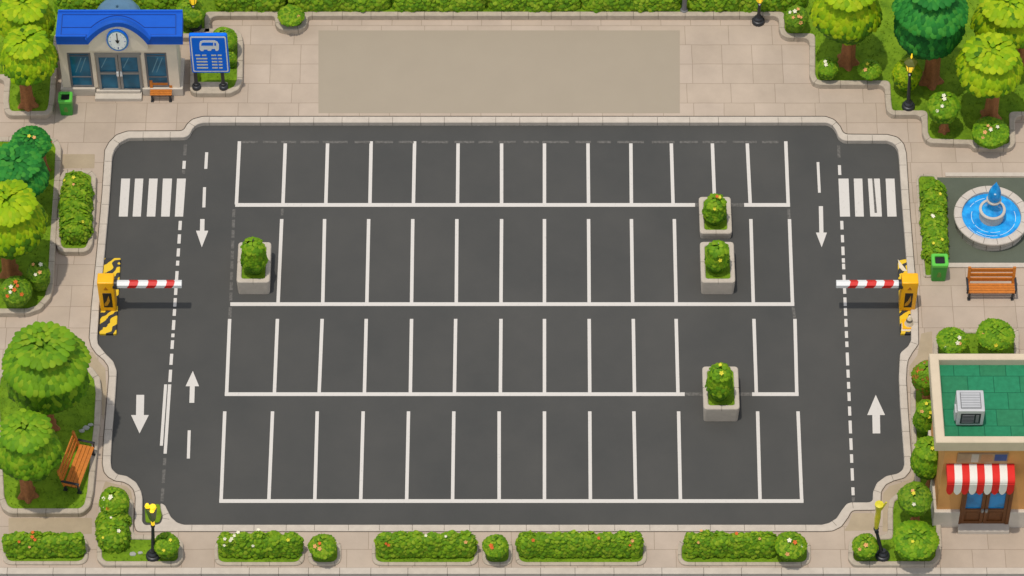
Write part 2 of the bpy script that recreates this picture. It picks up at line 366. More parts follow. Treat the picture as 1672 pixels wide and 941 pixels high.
# ------------------------------------------------------------------ the setting
g = MB().add([(-900, -900, -.06), (900, -900, -.06), (900, 900, -.06), (-900, 900, -.06)], [(0, 1, 2, 3)])
tag(g.build('ground', M['turf']), 'flat green ground stretching away under and around the whole site', 'ground', kind='structure')
lot_in = [(332,200),(1352,200),(1361,206),(1366,214),(1369,223),(1378,229.5),(1449,229.5),(1460,234),(1466,243),(1468,256),
 (1473,330),(1480,420),(1487,500),(1488,555),(1483,565),(1470,576),(1469,592),(1468,615),(1470,660),(1476,740),(1477,757),(1474,767),(1466,773),(1447,777),(1432,788),(1425.5,803),(1425.5,820),
 (1390,820),(1383,822),(1375,832),(1366,846),(1354,853.5),(1342,856.5),
 (300,856.5),(289,853),(279,844),(273,832),(269,824),(261.5,821),(262.5,832),(266,843),(262,856),(236,857),(232,851),(232.5,812),(230,801),(222,787),(207,777),(191,774),(182,765),(180.5,752),
 (183,700),(188,645),(190.5,605),(185,590),(172,577),(160,562),(158.5,552),(162,500),(170,420),(178,330),(183,255),(187,243),(196,232),(210,225),(302,224),(309,220),(314,210),(321,203)]
lot_out = [(331,190),(1348,190),(1362,195),(1372,206),(1378,219),(1449,219.5),(1466,224),(1476,235),(1480,250),
 (1485,330),(1492,420),(1499,500),(1500,555),(1500,562),(1490,576),(1483,588),(1481,600),(1480,620),(1483,670),(1488,740),(1489.5,759),(1486,770),(1477,780.5),(1460,785),(1447,791),(1439,803),(1438,833),
 (1391,833.5),(1385,845),(1374,860),(1360,867),(1345,868),
 (296,868),(222,868.5),(219,856),(221,812),(218,800),(211,792),(201,787),(188,785.5),(177,779.5),(169.5,771),(167,757),
 (169,715),(173,668),(177.5,615),(176.5,598),(169,587.5),(157,577.5),(148.5,565.5),(145.5,552),(149,500),(158,410),(166.5,315),(171,245),(178,232),(190,220),(208,214),(299,213.5),(305,203),(314,194.5)]
ZK = .215
KI = fillet([P(a, b, ZK)[:2] for a, b in lot_in], .35); KO = fillet([P(a, b, ZK)[:2] for a, b in lot_out], .35)
# pavement sheet with the car park cut out of it
pv = [P(-300, -260, ZP), P(1980, -260, ZP), P(1980, 927, ZP), P(-300, 927, ZP)]
KH = offset(KO, -.012)
tag(MB().plate([(p.x, p.y) for p in pv], [KH], -.02, ZP).build('pavement', M['pave']), 'beige paving slabs laid around the whole car park', 'pavement', kind='structure')
ap = [P(120, 170, 0), P(1540, 170, 0), P(1540, 885, 0), P(120, 885, 0)]
tag(MB().add([(p.x, p.y, 0) for p in ap], [(0, 1, 2, 3)]).build('car_park_surface', M['asphalt']), 'dark grey asphalt of the car park', 'car park surface', kind='structure')
k = tag(MB().plate(KO, [KI], -.02, ZK, ch=.025).build('kerb', M['kerb']), 'pale stone kerb running round the edge of the asphalt car park', 'kerb', kind='structure')
jb = joints(KI, .285, ZK+.003, 1.15, side=-1); jb.build('kerb_joint', M['joint'], k)
# dark gap line behind the kerb
gp = MB(); gp.plate(offset(KO, -.016), [offset(KO, .006)], ZP-.03, ZP+.017); gp.build('kerb_joint', M['joint'], k)
# south kerb and the street beyond
a = P(-300, 927, ZP); b = P(1980, 937.5, ZP); a2 = P(-300, 937.5, ZP)
sk = tag(MB().box(a.x, b.x, b.y, a.y-.012, -.03, ZP+.012).build('kerb', M['kerb']), 'straight pale kerb along the bottom street edge', 'kerb', kind='structure')
jm = MB(); x = -26
while x < 28:
    jm.box(x-.008, x+.008, b.y-.003, a.y-.01, 0, ZP+.015); x += rnd.uniform(1.0, 1.9)
jm.build('kerb_joint', M['joint'], sk)
r0 = P(-300, 937.5, ZP)
tag(MB().add([(-60, r0.y-8, 0), (60, r0.y-8, 0), (60, r0.y, 0), (-60, r0.y, 0)], [(0, 1, 2, 3)]).build('road', M['asphalt']), 'dark street surface along the bottom edge', 'road', kind='structure')
def patch(px, z, m, name, label, r=.05, th=.004):
    o = MB().plate(outline(px, z, r), [], z-.01, z+th).build(name, m); return tag(o, label, name.replace('_', ' '), kind='structure')
patch([(520, 50), (1110, 50), (1110, 185), (520, 185)], ZP, M['slab'], 'concrete_panel', 'large plain smooth tan concrete panel set in the paving above the car park', 0)
patch([(14, 846), (150, 846), (150, 872), (14, 872)], ZP, M['tan'], 'path', 'tan path strip between the bench lawn and the long flowering hedge')
patch([(172, 786), (190, 791), (206, 794), (214, 802), (217, 820), (214, 830), (166, 830), (167, 800)], ZP, M['tan'], 'path', 'tan corner of path beside the left kerb curve')
patch([(1392, 838), (1427, 838), (1427, 866), (1378, 867), (1386, 855)], ZP, M['tan'], 'path', 'small tan path square inside the lower right kerb step')
patch([(1442, 806), (1452, 794), (1470, 789), (1488, 782), (1494, 762), (1500, 780), (1500, 812), (1470, 812), (1454, 830), (1452, 868), (1441, 868)], ZP, M['tan'], 'path', 'curved tan path between right kerb and the corner lawn')
patch([(102, 252), (155, 252), (154, 275), (101, 275)], ZP, M['tan'], 'path', 'small tan paving patch above the narrow hedge bed')
patch([(1504, 545), (1522, 541), (1522, 600), (1490, 606), (1484, 618), (1485, 598), (1498, 580)], ZP, M['tan'], 'path', 'tan path wedge between right kerb and green roofed shop')
patch([(151, 575), (163, 592), (172, 602), (174, 640), (168, 700), (166, 640), (152, 606), (120, 588), (40, 588), (40, 575)], ZP, M['tan'], 'path', 'tan path curve beside the big lower left tree')
# ---- painted markings
ZM = .004
def quad(mb, pts, z=ZM, mi=0):
    mb.add([P(x_, y_, 0)[:2]+(z,) if False else (P(x_, y_, 0).x, P(x_, y_, 0).y, z) for x_, y_ in pts], [tuple(range(len(pts)))], mi)
def vline(mb, x0, y0, x1, y1, w=6, mi=0): quad(mb, [(x0-w/2, y0), (x0+w/2, y0), (x1+w/2, y1), (x1-w/2, y1)], ZM, mi)
def hline(mb, x0, x1, y, w=6, mi=0, z=ZM+.003): quad(mb, [(x0, y-w/2), (x1, y-w/2), (x1, y+w/2), (x0, y+w/2)], z, mi)
def marking(mb, name, label): return tag(mb.build(name, [M['paint'], M['worn']]), label, name.replace('_', ' '), kind='structure')
rows = [
 (231, 334, [391,466,535,606,677,748,819,889,960,1030,1096,1163,1220,1283], [386,462,532,604,675,747,819,889,961,1031,1099,1167,1225,1287], 335, 384, 1290),
 (358, 496, [460,530,602,674,746,819,889,961,1031,1101,1226,1289], [454,527,599,672,745,818,889,962,1033,1104,1230,1294], 497, 376, 1297),
 (521, 643, [375,453,526,598,672,744,818,889,962,1034,1104,1231,1298], [370,448,521,595,670,742,817,889,963,1036,1107,1235,1301], 644, 367, 1304),
 (672, 817, [367,445,518,593,667,741,815,889,963,1035,1108,1237,1303], [361,439,514,589,664,739,815,889,964,1038,1111,1241,1309], 818.5, 358, 1312)]
ords = ['top', 'second', 'third', 'bottom']
for (y0, y1, xt, xb, yh, xa, xz), od in zip(rows, ords):
    mb = MB()
    for p_, q_ in zip(xt, xb): vline(mb, p_, y0, q_, y1, 5.6)
    if od in ('top', 'third'):
        f0, f1 = (1135, 1215) if od == 'top' else (1118, 1228)
        hline(mb, xa, f0, yh); hline(mb, f1, xz, yh); hline(mb, f0+.5, f1-.5, yh, 5.5, 1)
    else: hline(mb, xa, xz, yh)
    if od == 'top':
        x = 395
        while x < 1275:
            L = rnd.uniform(22, 44); hline(mb, x, min(x+L, 1277), 232.5, 4, 1, ZM+.006); x += L+rnd.uniform(6, 14)
    if od == 'second':
        for yy in range(342, 490, 17): vline(mb, 382-(yy-340)*.035, yy, 382-(yy-328)*.035, yy+13, 5, 1)
        vline(mb, 461, 341, 460.6, 352, 4.5, 1); vline(mb, 1287.5, 341, 1288.5, 357, 5, 1); vline(mb, 1295, 502, 1297.5, 519, 5, 1); vline(mb, 376, 502, 375.2, 519, 5, 1)
    marking(mb, 'parking_bay_lines', 'white painted bay lines of the %s row of parking spaces' % od)
def lx(y): return 303 + (y-232)*(265-303)/(812-232)
def rx(y): return 1369 + (y-232)*(1393.5-1369)/(820-232)
mb = MB()
for y0, y1, w_ in [(236, 254, 1), (263, 276, 0), (278, 284, 1), (361, 376, 0), (383, 398, 0), (406, 419, 0), (426, 434, 0), (443, 459, 0), (466, 482, 0), (487, 501, 0), (505, 516, 0), (523, 539, 0), (545, 551, 0), (556, 570, 0), (578, 596, 0), (604, 624, 0), (628, 741, 0), (748, 760, 1), (767, 789, 1), (797, 819, 1)]:
    vline(mb, lx(y0), y0, lx(y1), y1, 5.2, w_)
vline(mb, 270.5, 628, 263.5, 728, 5)
marking(mb, 'lane_line', 'dashed white lane line left of the parking rows, double near the bottom')
mb = MB()
for y0, y1, w_ in [(238, 258, 1), (270, 286, 0), (292, 354, 0), (361, 375, 0), (384, 396, 0), (403, 417, 0), (422, 429, 0), (431, 440, 0), (449, 459, 0), (467, 480, 0), (486, 500, 0), (503, 516, 0), (521, 534, 0), (541, 552, 0), (558, 567, 0), (576, 597, 0), (604, 617, 0), (624, 635, 0), (641, 655, 0), (664, 679, 0), (687, 708, 0), (716, 735, 0), (742, 756, 0), (765, 785, 0), (796, 809, 0), (812, 820, 1)]:
    vline(mb, rx(y0), y0, rx(y1), y1, 5, w_)
marking(mb, 'lane_line', 'dashed white lane line right of the parking rows')
mb = MB()
for a0, a1, b0, b1 in [(198, 212.5, 194, 208.5), (220.5, 234, 216.5, 230), (243.5, 257.5, 239.5, 253.5), (266, 281, 263, 277), (289, 303.5, 285.5, 299)]:
    quad(mb, [(a0, 292), (a1, 292), (b1, 354), (b0, 354)], ZM+.003)
marking(mb, 'pedestrian_crossing', 'white striped pedestrian crossing on the left entrance lane')
mb = MB()
for a0, a1, b0, b1 in [(1374, 1385.5, 1376.5, 1388), (1394, 1408, 1396.5, 1410.5), (1417, 1436.5, 1421, 1440), (1446, 1460.5, 1449, 1464)]:
    quad(mb, [(a0, 292), (a1, 292), (b1, 354), (b0, 354)], ZM+.003)
quad(mb, [(1424, 292), (1427, 292), (1432, 348), (1428, 348)], ZM+.007, 1)
marking(mb, 'pedestrian_crossing', 'white striped pedestrian crossing on the right lane')
def arrow(x, y0, y1, up, w, hw, hl, label, sk=0):
    mb = MB(); 
    def X(y): return x + (y-(y0+y1)/2)*sk
    if up:
        pts = [(X(y0), y0), (X(y0+hl)+hw, y0+hl), (X(y0+hl)+w, y0+hl), (X(y1)+w, y1), (X(y1)-w, y1), (X(y0+hl)-w, y0+hl), (X(y0+hl)-hw, y0+hl)]
    else:
        pts = [(X(y0)-w, y0), (X(y0)+w, y0), (X(y1-hl)+w, y1-hl), (X(y1-hl)+hw, y1-hl), (X(y1), y1), (X(y1-hl)-hw, y1-hl), (X(y1-hl)-w, y1-hl)]
    quad(mb, pts); marking(mb, 'lane_arrow', label)
arrow(330, 358, 404, False, 3.6, 10, 27, 'white arrow pointing down beside the upper left parking rows', -.02)
arrow(314, 606, 658, True, 4, 11, 25, 'white arrow pointing up beside the lower left parking rows', -.03)
arrow(228.5, 645, 708, False, 6.4, 14.5, 30, 'large white arrow pointing down on the lower left lane', -.02)
arrow(1341, 337, 404, False, 3.4, 9, 24, 'slim white arrow pointing down below the right crossing side', .02)
arrow(1430.5, 645, 708, True, 6.2, 14.5, 33, 'large white arrow pointing up on the lower right lane', .02)
for p_, lb in [((337.5, 249, 336, 276, 5), 'short white dash near the upper left corner of the bays'), ((334, 306, 332.8, 339, 5), 'white dash just above the left down arrow'), ((309, 703, 307.5, 749, 5), 'white dash below the left up arrow'), ((1335.5, 265, 1338, 315, 4.5), 'long white dash in the upper right lane')]:
    mb = MB(); vline(mb, *p_); marking(mb, 'lane_dash', lb)
# ---- planted beds
def blades(ring_pts, holes_z, n_per_m2, z, hgt=.07):
    xs = [p[0] for p in ring_pts]; ys = [p[1] for p in ring_pts]
    x0, x1 = max(min(xs), -22.5), min(max(xs), 22.5); y0, y1 = max(min(ys), -15.5), min(max(ys), 16.5)
    if x1 <= x0 or y1 <= y0: return None
    n = int((x1-x0)*(y1-y0)*n_per_m2); pts = nrs.uniform([x0, y0], [x1, y1], (n, 2))
    inside = np.zeros(n, bool); m = len(ring_pts); X = pts[:, 0]; Y = pts[:, 1]
    for i in range(m):
        xa, ya = ring_pts[i]; xb, yb = ring_pts[(i+1) % m]
        c = (ya > Y) != (yb > Y)
        with np.errstate(divide='ignore', invalid='ignore'):
            t = (xb-xa)*(Y-ya)/(yb-ya if yb != ya else 1e-9)+xa
        inside ^= (c & (X < t))
    pts = pts[inside]; n = len(pts)
    if n == 0: return None
    B = 4; a = nrs.uniform(0, 6.28, (n, B)); w = .012; h = hgt*nrs.uniform(.6, 1.35, (n, B)); ln = nrs.uniform(.2, .8, (n, B))*h
    bx = pts[:, 0:1]+nrs.uniform(-.025, .025, (n, B)); by = pts[:, 1:2]+nrs.uniform(-.025, .025, (n, B))
    ca, sa = np.cos(a), np.sin(a)
    v = np.zeros((n, B, 3, 3)); v[..., 0, 0] = bx-sa*w; v[..., 0, 1] = by+ca*w; v[..., 1, 0] = bx+sa*w; v[..., 1, 1] = by-ca*w
    v[..., 0, 2] = v[..., 1, 2] = z-.01; v[..., 2, 0] = bx+ca*ln; v[..., 2, 1] = by+sa*ln; v[..., 2, 2] = z+h
    return v.reshape(-1, 3)
GRASS_C = np.array([[.13, .25, .01], [.20, .33, .014], [.10, .21, .01], [.24, .34, .02]])
def leafmesh(name, v, faces_n, cols, parent=None, off=(0, 0, 0), smooth=True):
    # v: (n*k,3); faces_n: list of loops tuple arrays
    me = bpy.data.meshes.new(name)
    tot = [f for f in faces_n]
    me.vertices.add(len(v)); me.vertices.foreach_set('co', (v-np.array(off)).astype(np.float32).ravel())
    loops = np.concatenate([f.ravel() for f in tot]); starts = []; cnt = []; s0 = 0
    for f in tot:
        starts.append(s0+np.arange(len(f))*f.shape[1]); s0 += f.size
    me.loops.add(len(loops)); me.loops.foreach_set('vertex_index', loops.astype(np.int32))
    st = np.concatenate(starts); me.polygons.add(len(st)); me.polygons.foreach_set('loop_start', st.astype(np.int32))
    me.update(calc_edges=True); me.validate()
    ca = me.color_attributes.new('Col', 'FLOAT_COLOR', 'POINT')
    c4 = np.ones((len(v), 4), np.float32); c4[:, :3] = cols; ca.data.foreach_set('color', c4.ravel())
    if smooth: me.polygons.foreach_set('use_smooth', np.ones(len(st), bool))
    me.materials.append(M['leaf']); o = bpy.data.objects.new(name, me); C.objects.link(o)
    if parent is not None: o.parent = parent
    return o
def grass_bed(px, label, top=.30, r=.35, kw=.24, dens=26, kerb=True, name='kerb'):
    zt = ZP+top; co = [P(a, b, zt)[:2] for a, b in px]
    outer = fillet(co, r); inner = fillet(offset(co, kw), max(.05, r-.1))
    if kerb:
        ko = MB().plate(outer, [inner], ZP-.02, zt, ch=.03).build(name, M['bedkerb'])
        tag(ko, 'grey stone edging around ' + label, 'kerb', kind='structure')
        joints(outer, kw, zt+.003, 1.1, side=1).build('kerb_joint', M['joint'], ko)
    zg = zt-.05
    gr = MB().plate(offset(inner, -.004), [], ZP, zg).build('lawn', M['turf'])
    tag(gr, 'bright green turf of ' + label, 'lawn', kind='structure')
    v = blades(offset(inner, -.01), None, dens, zg)
    if v is not None:
        n = len(v)//3; idx = np.arange(len(v)).reshape(n, 3); c = GRASS_C[nrs.randint(0, 4, n)]*nrs.uniform(.8, 1.15, (n, 1))
        o = leafmesh('grass', v, [idx], np.repeat(c, 3, axis=0), smooth=False)
        tag(o, 'short grass blades covering ' + label, 'grass', kind='stuff')
    return zg
north = [(-250, -240), (1950, -240), (1950, 187), (1657, 189), (1658, 232), (1651, 242), (1590, 242), (1585, 235), (1520, 233), (1511, 228), (1506, 216), (1505.5, 187), (1456, 187), (1448, 180), (1446, 165), (1444.5, 138), (1338, 138), (1327, 134), (1322, 122), (1322, 61), (1286, 61), (1276, 56), (1272, 46), (1272, 25.5),
         (502, 25.5), (502, 38), (497, 45), (487, 49), (464, 49), (453, 45), (449, 37), (449, 25.5), (343, 25.5), (343, 61), (299, 61), (210, 61), (97, 61), (92, 126), (89, 165), (86, 180), (77, 188), (14, 188), (7, 180), (5, 165), (8, 128), (-250, 128)]
ZG = grass_bed(north, 'the long top lawn')
grass_bed([(-90, 223), (82, 223), (95, 228), (100, 240), (98, 290), (92, 380), (89, 430), (87, 465), (82, 486), (66, 504), (46, 511), (-90, 511)], 'the left lawn with the dark green trees', r=.3)
grass_bed([(104, 277), (148, 277), (157, 286), (155, 340), (151, 396), (146, 407), (137, 411), (103, 411), (94, 406), (91, 395), (95, 340), (98, 288)], 'the narrow left hedge bed', r=.3, kw=.2)
grass_bed([(-12, 640), (-8, 612), (14, 595), (40, 590), (128, 590), (150, 599), (163, 616), (166, 640), (163, 693), (158, 740), (152, 803), (147, 826), (135, 838), (16, 838), (4, 830), (-3, 812)], 'the lower left lawn with bench', r=.4)
def bar_bed(x0, x1, label, y0=880, y1=922.5): return grass_bed([(x0, y0), (x1, y0), (x1, y1), (x0, y1)], label, top=.10, r=.42, kw=.15)
bar_bed(4, 144, 'the bottom left hedge bed', 876, 921)
grass_bed([(162, 812), (217, 812), (217, 873), (289, 874), (299, 886), (299, 912), (290, 923), (168, 923), (158, 912), (158, 870)], 'the L shaped bed by the lower left lamp', top=.2, r=.3, kw=.2)
bar_bed(350, 497, 'the bed of the white flowered bottom hedge'); bar_bed(503, 557, 'the little bed of one round bush right of the white flowered hedge')
bar_bed(607, 781, 'the bed of the bottom hedge left of centre'); bar_bed(787, 837, 'the small bed at bottom centre'); bar_bed(841, 1056, 'the longest bottom hedge bed'); bar_bed(1107, 1324, 'the bottom hedge bed on the right')
grass_bed([(1700, 597), (1500, 597), (1490, 608), (1487, 628), (1488, 700), (1491, 750), (1495, 785), (1482, 801), (1464, 806), (1453, 815), (1450, 832), (1450, 873), (1396, 875), (1386, 884), (1385, 912), (1394, 923), (1524, 923), (1535, 912), (1538, 890), (1534, 800), (1534, 720), (1700, 720)], 'the right corner lawn beside the shop', top=.2, r=.3, kw=.2)
grass_bed([(1524, 592), (1524, 556), (1531, 543), (1541, 537), (1664, 537), (1664, 592)], 'the small lawn above the green roof', top=.2, r=.2, kw=.2)
grass_bed([(310, 120), (310, 60), (320, 46), (384, 46), (394, 54), (397, 68), (396, 130), (390, 145), (376, 152), (318, 152), (310, 147)], 'the little bed behind the blue bus sign', r=.3)
# concrete pad under the bus sign
pd = MB().plate(outline([(318, 134), (372, 134), (372, 149), (318, 149)], ZP+.305, .1), [], ZP, ZP+.305).build('sign_pad', M['bedkerb']); tag(pd, 'concrete pad under the bus sign posts', 'paving', kind='structure')
patch([(236, 825), (261, 824), (264, 843), (260, 854), (238, 854)], .0, M['turf'], 'lawn', 'tiny green patch inside the kerb notch by the lower left lamp', .1, .03)
# fountain court
patch([(1505, 290), (1800, 290), (1800, 432), (1512, 432)], ZP, M['plaza'], 'fountain_court', 'grey green stone court around the round fountain', 0, .006)
grass_bed([(1500, 284), (1530, 284), (1536, 340), (1544, 380), (1548, 434), (1520, 452), (1508, 452), (1504, 400), (1499, 340), (1496, 292)], 'the slim right hedge bed', top=.08, r=.25, kw=.1)
mb = MB(); a = P(1500, 283, ZP); b = P(1800, 289, ZP); mb.box(a.x+1.1, b.x, b.y, a.y, ZP, ZP+.05); a = P(1548, 431, ZP); b = P(1800, 438, ZP); mb.box(a.x, b.x, b.y, a.y, ZP, ZP+.07)
tag(mb.build('kerb', M['kerb']), 'low pale edging along the fountain court', 'kerb', kind='structure')

# ------------------------------------------------------------------ foliage
_T = np.array([(0, 0, 0), (-.40, .28, -.02), (0, .28, .10), (.40, .28, -.02), (-.5, .60, -.03), (0, .60, .14), (.5, .60, -.03), (-.30, .88, -.04), (0, .90, .08), (.30, .88, -.04), (0, 1.0, -.02)])
_T3 = np.array([(0, 2, 1), (0, 3, 2), (7, 8, 10), (8, 9, 10)]); _T4 = np.array([(1, 2, 5, 4), (2, 3, 6, 5), (4, 5, 8, 7), (5, 6, 9, 8)])
PAL = dict(
 green_lowshade=[(.075, .19, .006), (.10, .235, .007), (.055, .15, .006)], dark_lowshade=[(.012, .11, .018), (.016, .14, .02)],  # for lower leaves, crown shade worked into the green
 lime=[(.34, .48, .006), (.26, .43, .005), (.30, .46, .006), (.40, .51, .010), (.19, .36, .005)],
 mid=[(.15, .31, .010), (.20, .36, .012), (.11, .26, .010), (.24, .38, .016), (.16, .33, .01)],
 hedge=[(.17, .32, .010), (.11, .25, .010), (.22, .37, .012), (.14, .29, .01), (.26, .38, .02)],
 dark=[(.022, .20, .028), (.035, .25, .032), (.018, .17, .024), (.06, .30, .035)],
 olive=[(.12, .25, .012), (.16, .30, .012), (.09, .20, .012), (.20, .32, .02)])
def leaves(p, t, n, L, Wd, pal, tilt, colvar=.12):
    """p origins, t tip directions, n outward normals (arrays)"""
    k = len(p); tl = tilt[:, None]
    t2 = t*np.cos(tl)+n*np.sin(tl); n2 = n*np.cos(tl)-t*np.sin(tl); s2 = np.cross(t2, n2)
    roll = nrs.uniform(-.16, .16, (k, 1)); s3 = s2*np.cos(roll)+n2*np.sin(roll); n3 = n2*np.cos(roll)-s2*np.sin(roll)
    v = p[:, None, :]+s3[:, None, :]*(_T[None, :, 0:1]*Wd[:, None, None])+t2[:, None, :]*(_T[None, :, 1:2]*L[:, None, None])+n3[:, None, :]*(_T[None, :, 2:3]*L[:, None, None])
    pc = np.array(PAL[pal]) if isinstance(pal, str) else np.array(pal)
    c = pc[nrs.randint(0, len(pc), k)]*nrs.uniform(1-colvar, 1+colvar, (k, 1))
    base = (np.arange(k)*11)[:, None, None]
    return v.reshape(-1, 3), (base+_T3).reshape(-1, 3), (base+_T4).reshape(-1, 4), np.repeat(c, 11, axis=0)
def tierf(u, tiers, amp):
    w = u**.85*tiers; fr = w % 1.0; fin = 1.0*(w >= tiers-1)
    return 1-amp*(1-fin)*(1-fr**1.3)+amp*.2*fr**2*(1-fin)+amp*.12*fin*(1-fr), fr**1.5
def crown(name, c, r, rz, L, pal, tiers=3, amp=.13, parent=None, off=(0, 0, 0), lump=.05, thmax=2.72, asp=.78, lowshade=None):
    c = np.array(c); P_ = []; Tn = []; Nn = []; Ls = []; Tl = []
    ph = nrs.uniform(0, 6.28, 6); R = (r+rz)/2
    def lumpf(th, az): return 1+lump*(np.sin(3*az+ph[0]+2*th)+.6*np.sin(5*az+ph[1]-3*th)+.5*np.sin(7*th+ph[2]))
    th = .05; dth = .46*L/R; kk = 0
    while th < thmax:
        u = th/thmax; f, fr = tierf(u, tiers, amp)
        cnt = max(3, int(2*math.pi*r*math.sin(th)/(L*asp*.74)))
        az = (np.arange(cnt)+.5*(kk % 2)+nrs.uniform(-.13, .13, cnt))*2*math.pi/cnt
        thj = th+nrs.uniform(-.12, .12, cnt)*dth
        sc = f*lumpf(thj, az)
        d = np.stack([np.sin(thj)*np.cos(az), np.sin(thj)*np.sin(az), np.cos(thj)], 1)
        pos = d*np.array([r, r, rz])*sc[:, None]*.92
        n = d/np.array([r, r, rz]); n /= np.linalg.norm(n, axis=1)[:, None]
        t = np.stack([np.cos(thj)*np.cos(az)*r, np.cos(thj)*np.sin(az)*r, -np.sin(thj)*rz], 1); t -= n*(t*n).sum(1)[:, None]; t /= np.linalg.norm(t, axis=1)[:, None]
        P_.append(pos+c); Tn.append(t); Nn.append(n); Ls.append(L*nrs.uniform(.88, 1.12, cnt)*(.85+.3*fr)); Tl.append(.10+.30*fr*(u < .7)+nrs.uniform(-.06, .10, cnt))
        th += dth; kk += 1
    p = np.concatenate(P_); t = np.concatenate(Tn); n = np.concatenate(Nn); Ls = np.concatenate(Ls); Tl = np.concatenate(Tl)
    v, f3, f4, cc = leaves(p-n*.25*L, t, n, Ls, Ls*asp, pal, Tl)
    if lowshade is not None:      # deeper green leaves towards the bottom: leaf tone plus crown shade painted in
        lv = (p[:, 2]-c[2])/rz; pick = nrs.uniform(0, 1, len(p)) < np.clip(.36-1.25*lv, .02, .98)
        oc = np.array(PAL[lowshade])[nrs.randint(0, len(PAL[lowshade]), len(p))]*nrs.uniform(.85, 1.15, (len(p), 1))
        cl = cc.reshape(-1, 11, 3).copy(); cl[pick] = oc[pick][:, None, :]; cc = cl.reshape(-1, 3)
    # leafy body inside
    nu, nv = 26, 18; azs = np.linspace(0, 2*math.pi, nu, endpoint=False); ths = np.linspace(.02, 2.8, nv)
    A, T_ = np.meshgrid(azs, ths); fT, _ = tierf(np.clip(T_/thmax, 0, .999), tiers, amp)
    body = np.stack([np.sin(T_)*np.cos(A)*r, np.sin(T_)*np.sin(A)*r, np.cos(T_)*rz], -1)*(fT*lumpf(T_, A)*.74)[..., None]+c
    b = body.reshape(-1, 3); i0 = len(v); q = []
    for i in range(nv-1):
        for j in range(nu): q.append((i0+i*nu+j, i0+i*nu+(j+1) % nu, i0+(i+1)*nu+(j+1) % nu, i0+(i+1)*nu+j)[::-1])
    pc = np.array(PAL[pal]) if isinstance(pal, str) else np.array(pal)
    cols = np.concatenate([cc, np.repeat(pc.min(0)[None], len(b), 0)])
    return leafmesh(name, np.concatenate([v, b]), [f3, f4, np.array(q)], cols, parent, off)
def hedge_mesh(name, A, B, w, h, z0, L, pal, parent, off, scal=.085, asp=.85):
    """rounded hedge from ground point A to B, half width w, height h"""
    A = np.array([A[0], A[1]]); B = np.array([B[0], B[1]]); Ln = np.linalg.norm(B-A); e = (B-A)/Ln; sd = np.array([-e[1], e[0]])
    half = Ln/2; mid = (A+B)/2; ph = nrs.uniform(0, 6, 4)
    def lf(s, a): return 1+scal*np.sin(s*2*math.pi/.62+ph[0])*.7+scal*np.sin(a*4+s*3+ph[1])*.6+scal*np.sin(s*9+ph[2])*.3
    P_ = []; T_ = []; N_ = []
    pw = .88
    def put(s, a, jit=1.0):   # s along, a = 0..pi across
        cx = np.cos(a); cz = np.sin(a)
        X = np.sign(cx)*np.abs(cx)**pw*w; Z = np.abs(cz)**pw*h
        # shrink at the ends
        q = np.clip((np.abs(s)-(half-w))/w, 0, .999); k = np.sqrt(1-q**2.4)
        k = .25+.75*k
        n = np.stack([np.sign(s)*q**2*1.2, cx/w*h*.8+0*s, cz+0*s], 1); n /= np.linalg.norm(n, axis=1)[:, None]
        m = lf(s, a); X = X*k*m; Zz = Z*(.55+.45*k)*m
        W3 = lambda a_, b_, c_: np.stack([e[0]*a_+sd[0]*b_, e[1]*a_+sd[1]*b_, c_], 1)
        pos = W3(s, X, Zz)+np.array([mid[0], mid[1], z0]); nn = W3(n[:, 0], n[:, 1], n[:, 2])
        return pos, nn
    step = L*.42; ns = int(Ln/step)
    for i in range(ns+1):
        s0 = -half+Ln*i/ns; per = w*2+h*2; na = int(per/(L*asp*.78))
        a = (np.arange(na)+.5+.5*(i % 2)*.9+nrs.uniform(-.3, .3, na))/na*math.pi; a = np.clip(a, .03, 3.11); s = s0+nrs.uniform(-.4, .4, na)*step; s = np.clip(s, -half, half)
        pos, nn = put(s, a); P_.append(pos); N_.append(nn)
    # end caps
    for sg in (-1, 1):
        for rr in np.linspace(.1, .95, max(3, int(w*1.3/(L*.5)))):
            na = max(4, int(math.pi*w*rr/(L*asp*.8))); a = (np.arange(na)+.5)/na*math.pi
            X = np.cos(a)*w*rr*.75; Z = np.sin(a)**.8*h*rr*.92
            s = sg*(half-w*.45*rr**3)+0*a
            pos = np.stack([e[0]*s+sd[0]*X+mid[0], e[1]*s+sd[1]*X+mid[1], Z+z0+.02], 1)
            nn = np.stack([e[0]*sg+sd[0]*X*.8/w, e[1]*sg+sd[1]*X*.8/w, Z/h*.6], 1); nn /= np.linalg.norm(nn, axis=1)[:, None]
            P_.append(pos); N_.append(nn)
    p = np.concatenate(P_); n = np.concatenate(N_); k = len(p)
    ra = nrs.uniform(0, 6.28, k); rd = np.stack([np.cos(ra), np.sin(ra), np.zeros(k)], 1)*.45
    dn = np.array([0, 0, -1.0])+rd*(.4+n[:, 2:3]*1.6)+np.array([0, -.35, 0])
    t = dn-n*(dn*n).sum(1)[:, None]; t /= np.linalg.norm(t, axis=1)[:, None]+1e-9
    Ls = L*nrs.uniform(.75, 1.2, k)
    v, f3, f4, cc = leaves(p-n*.3*L-t*.4*L, t, n, Ls, Ls*asp, pal, nrs.uniform(.15, .55, k))
    # body
    nu, nv = max(8, int(Ln/.15)), 12; S_, A_ = np.meshgrid(np.linspace(-half*.99, half*.99, nu), np.linspace(0, math.pi, nv), indexing='ij')
    pos, nn = put(S_.ravel(), A_.ravel()); ctr = np.array([mid[0], mid[1], z0]); pos = pos-nn*.35*L; pos[:, 2] = np.maximum(pos[:, 2], z0)
    i0 = len(v); q = [(i0+i*nv+j, i0+(i+1)*nv+j, i0+(i+1)*nv+j+1, i0+i*nv+j+1) for i in range(nu-1) for j in range(nv-1)]
    pc = np.array(PAL[pal]); cols = np.concatenate([cc, np.repeat(pc.min(0)[None], len(pos), 0)])
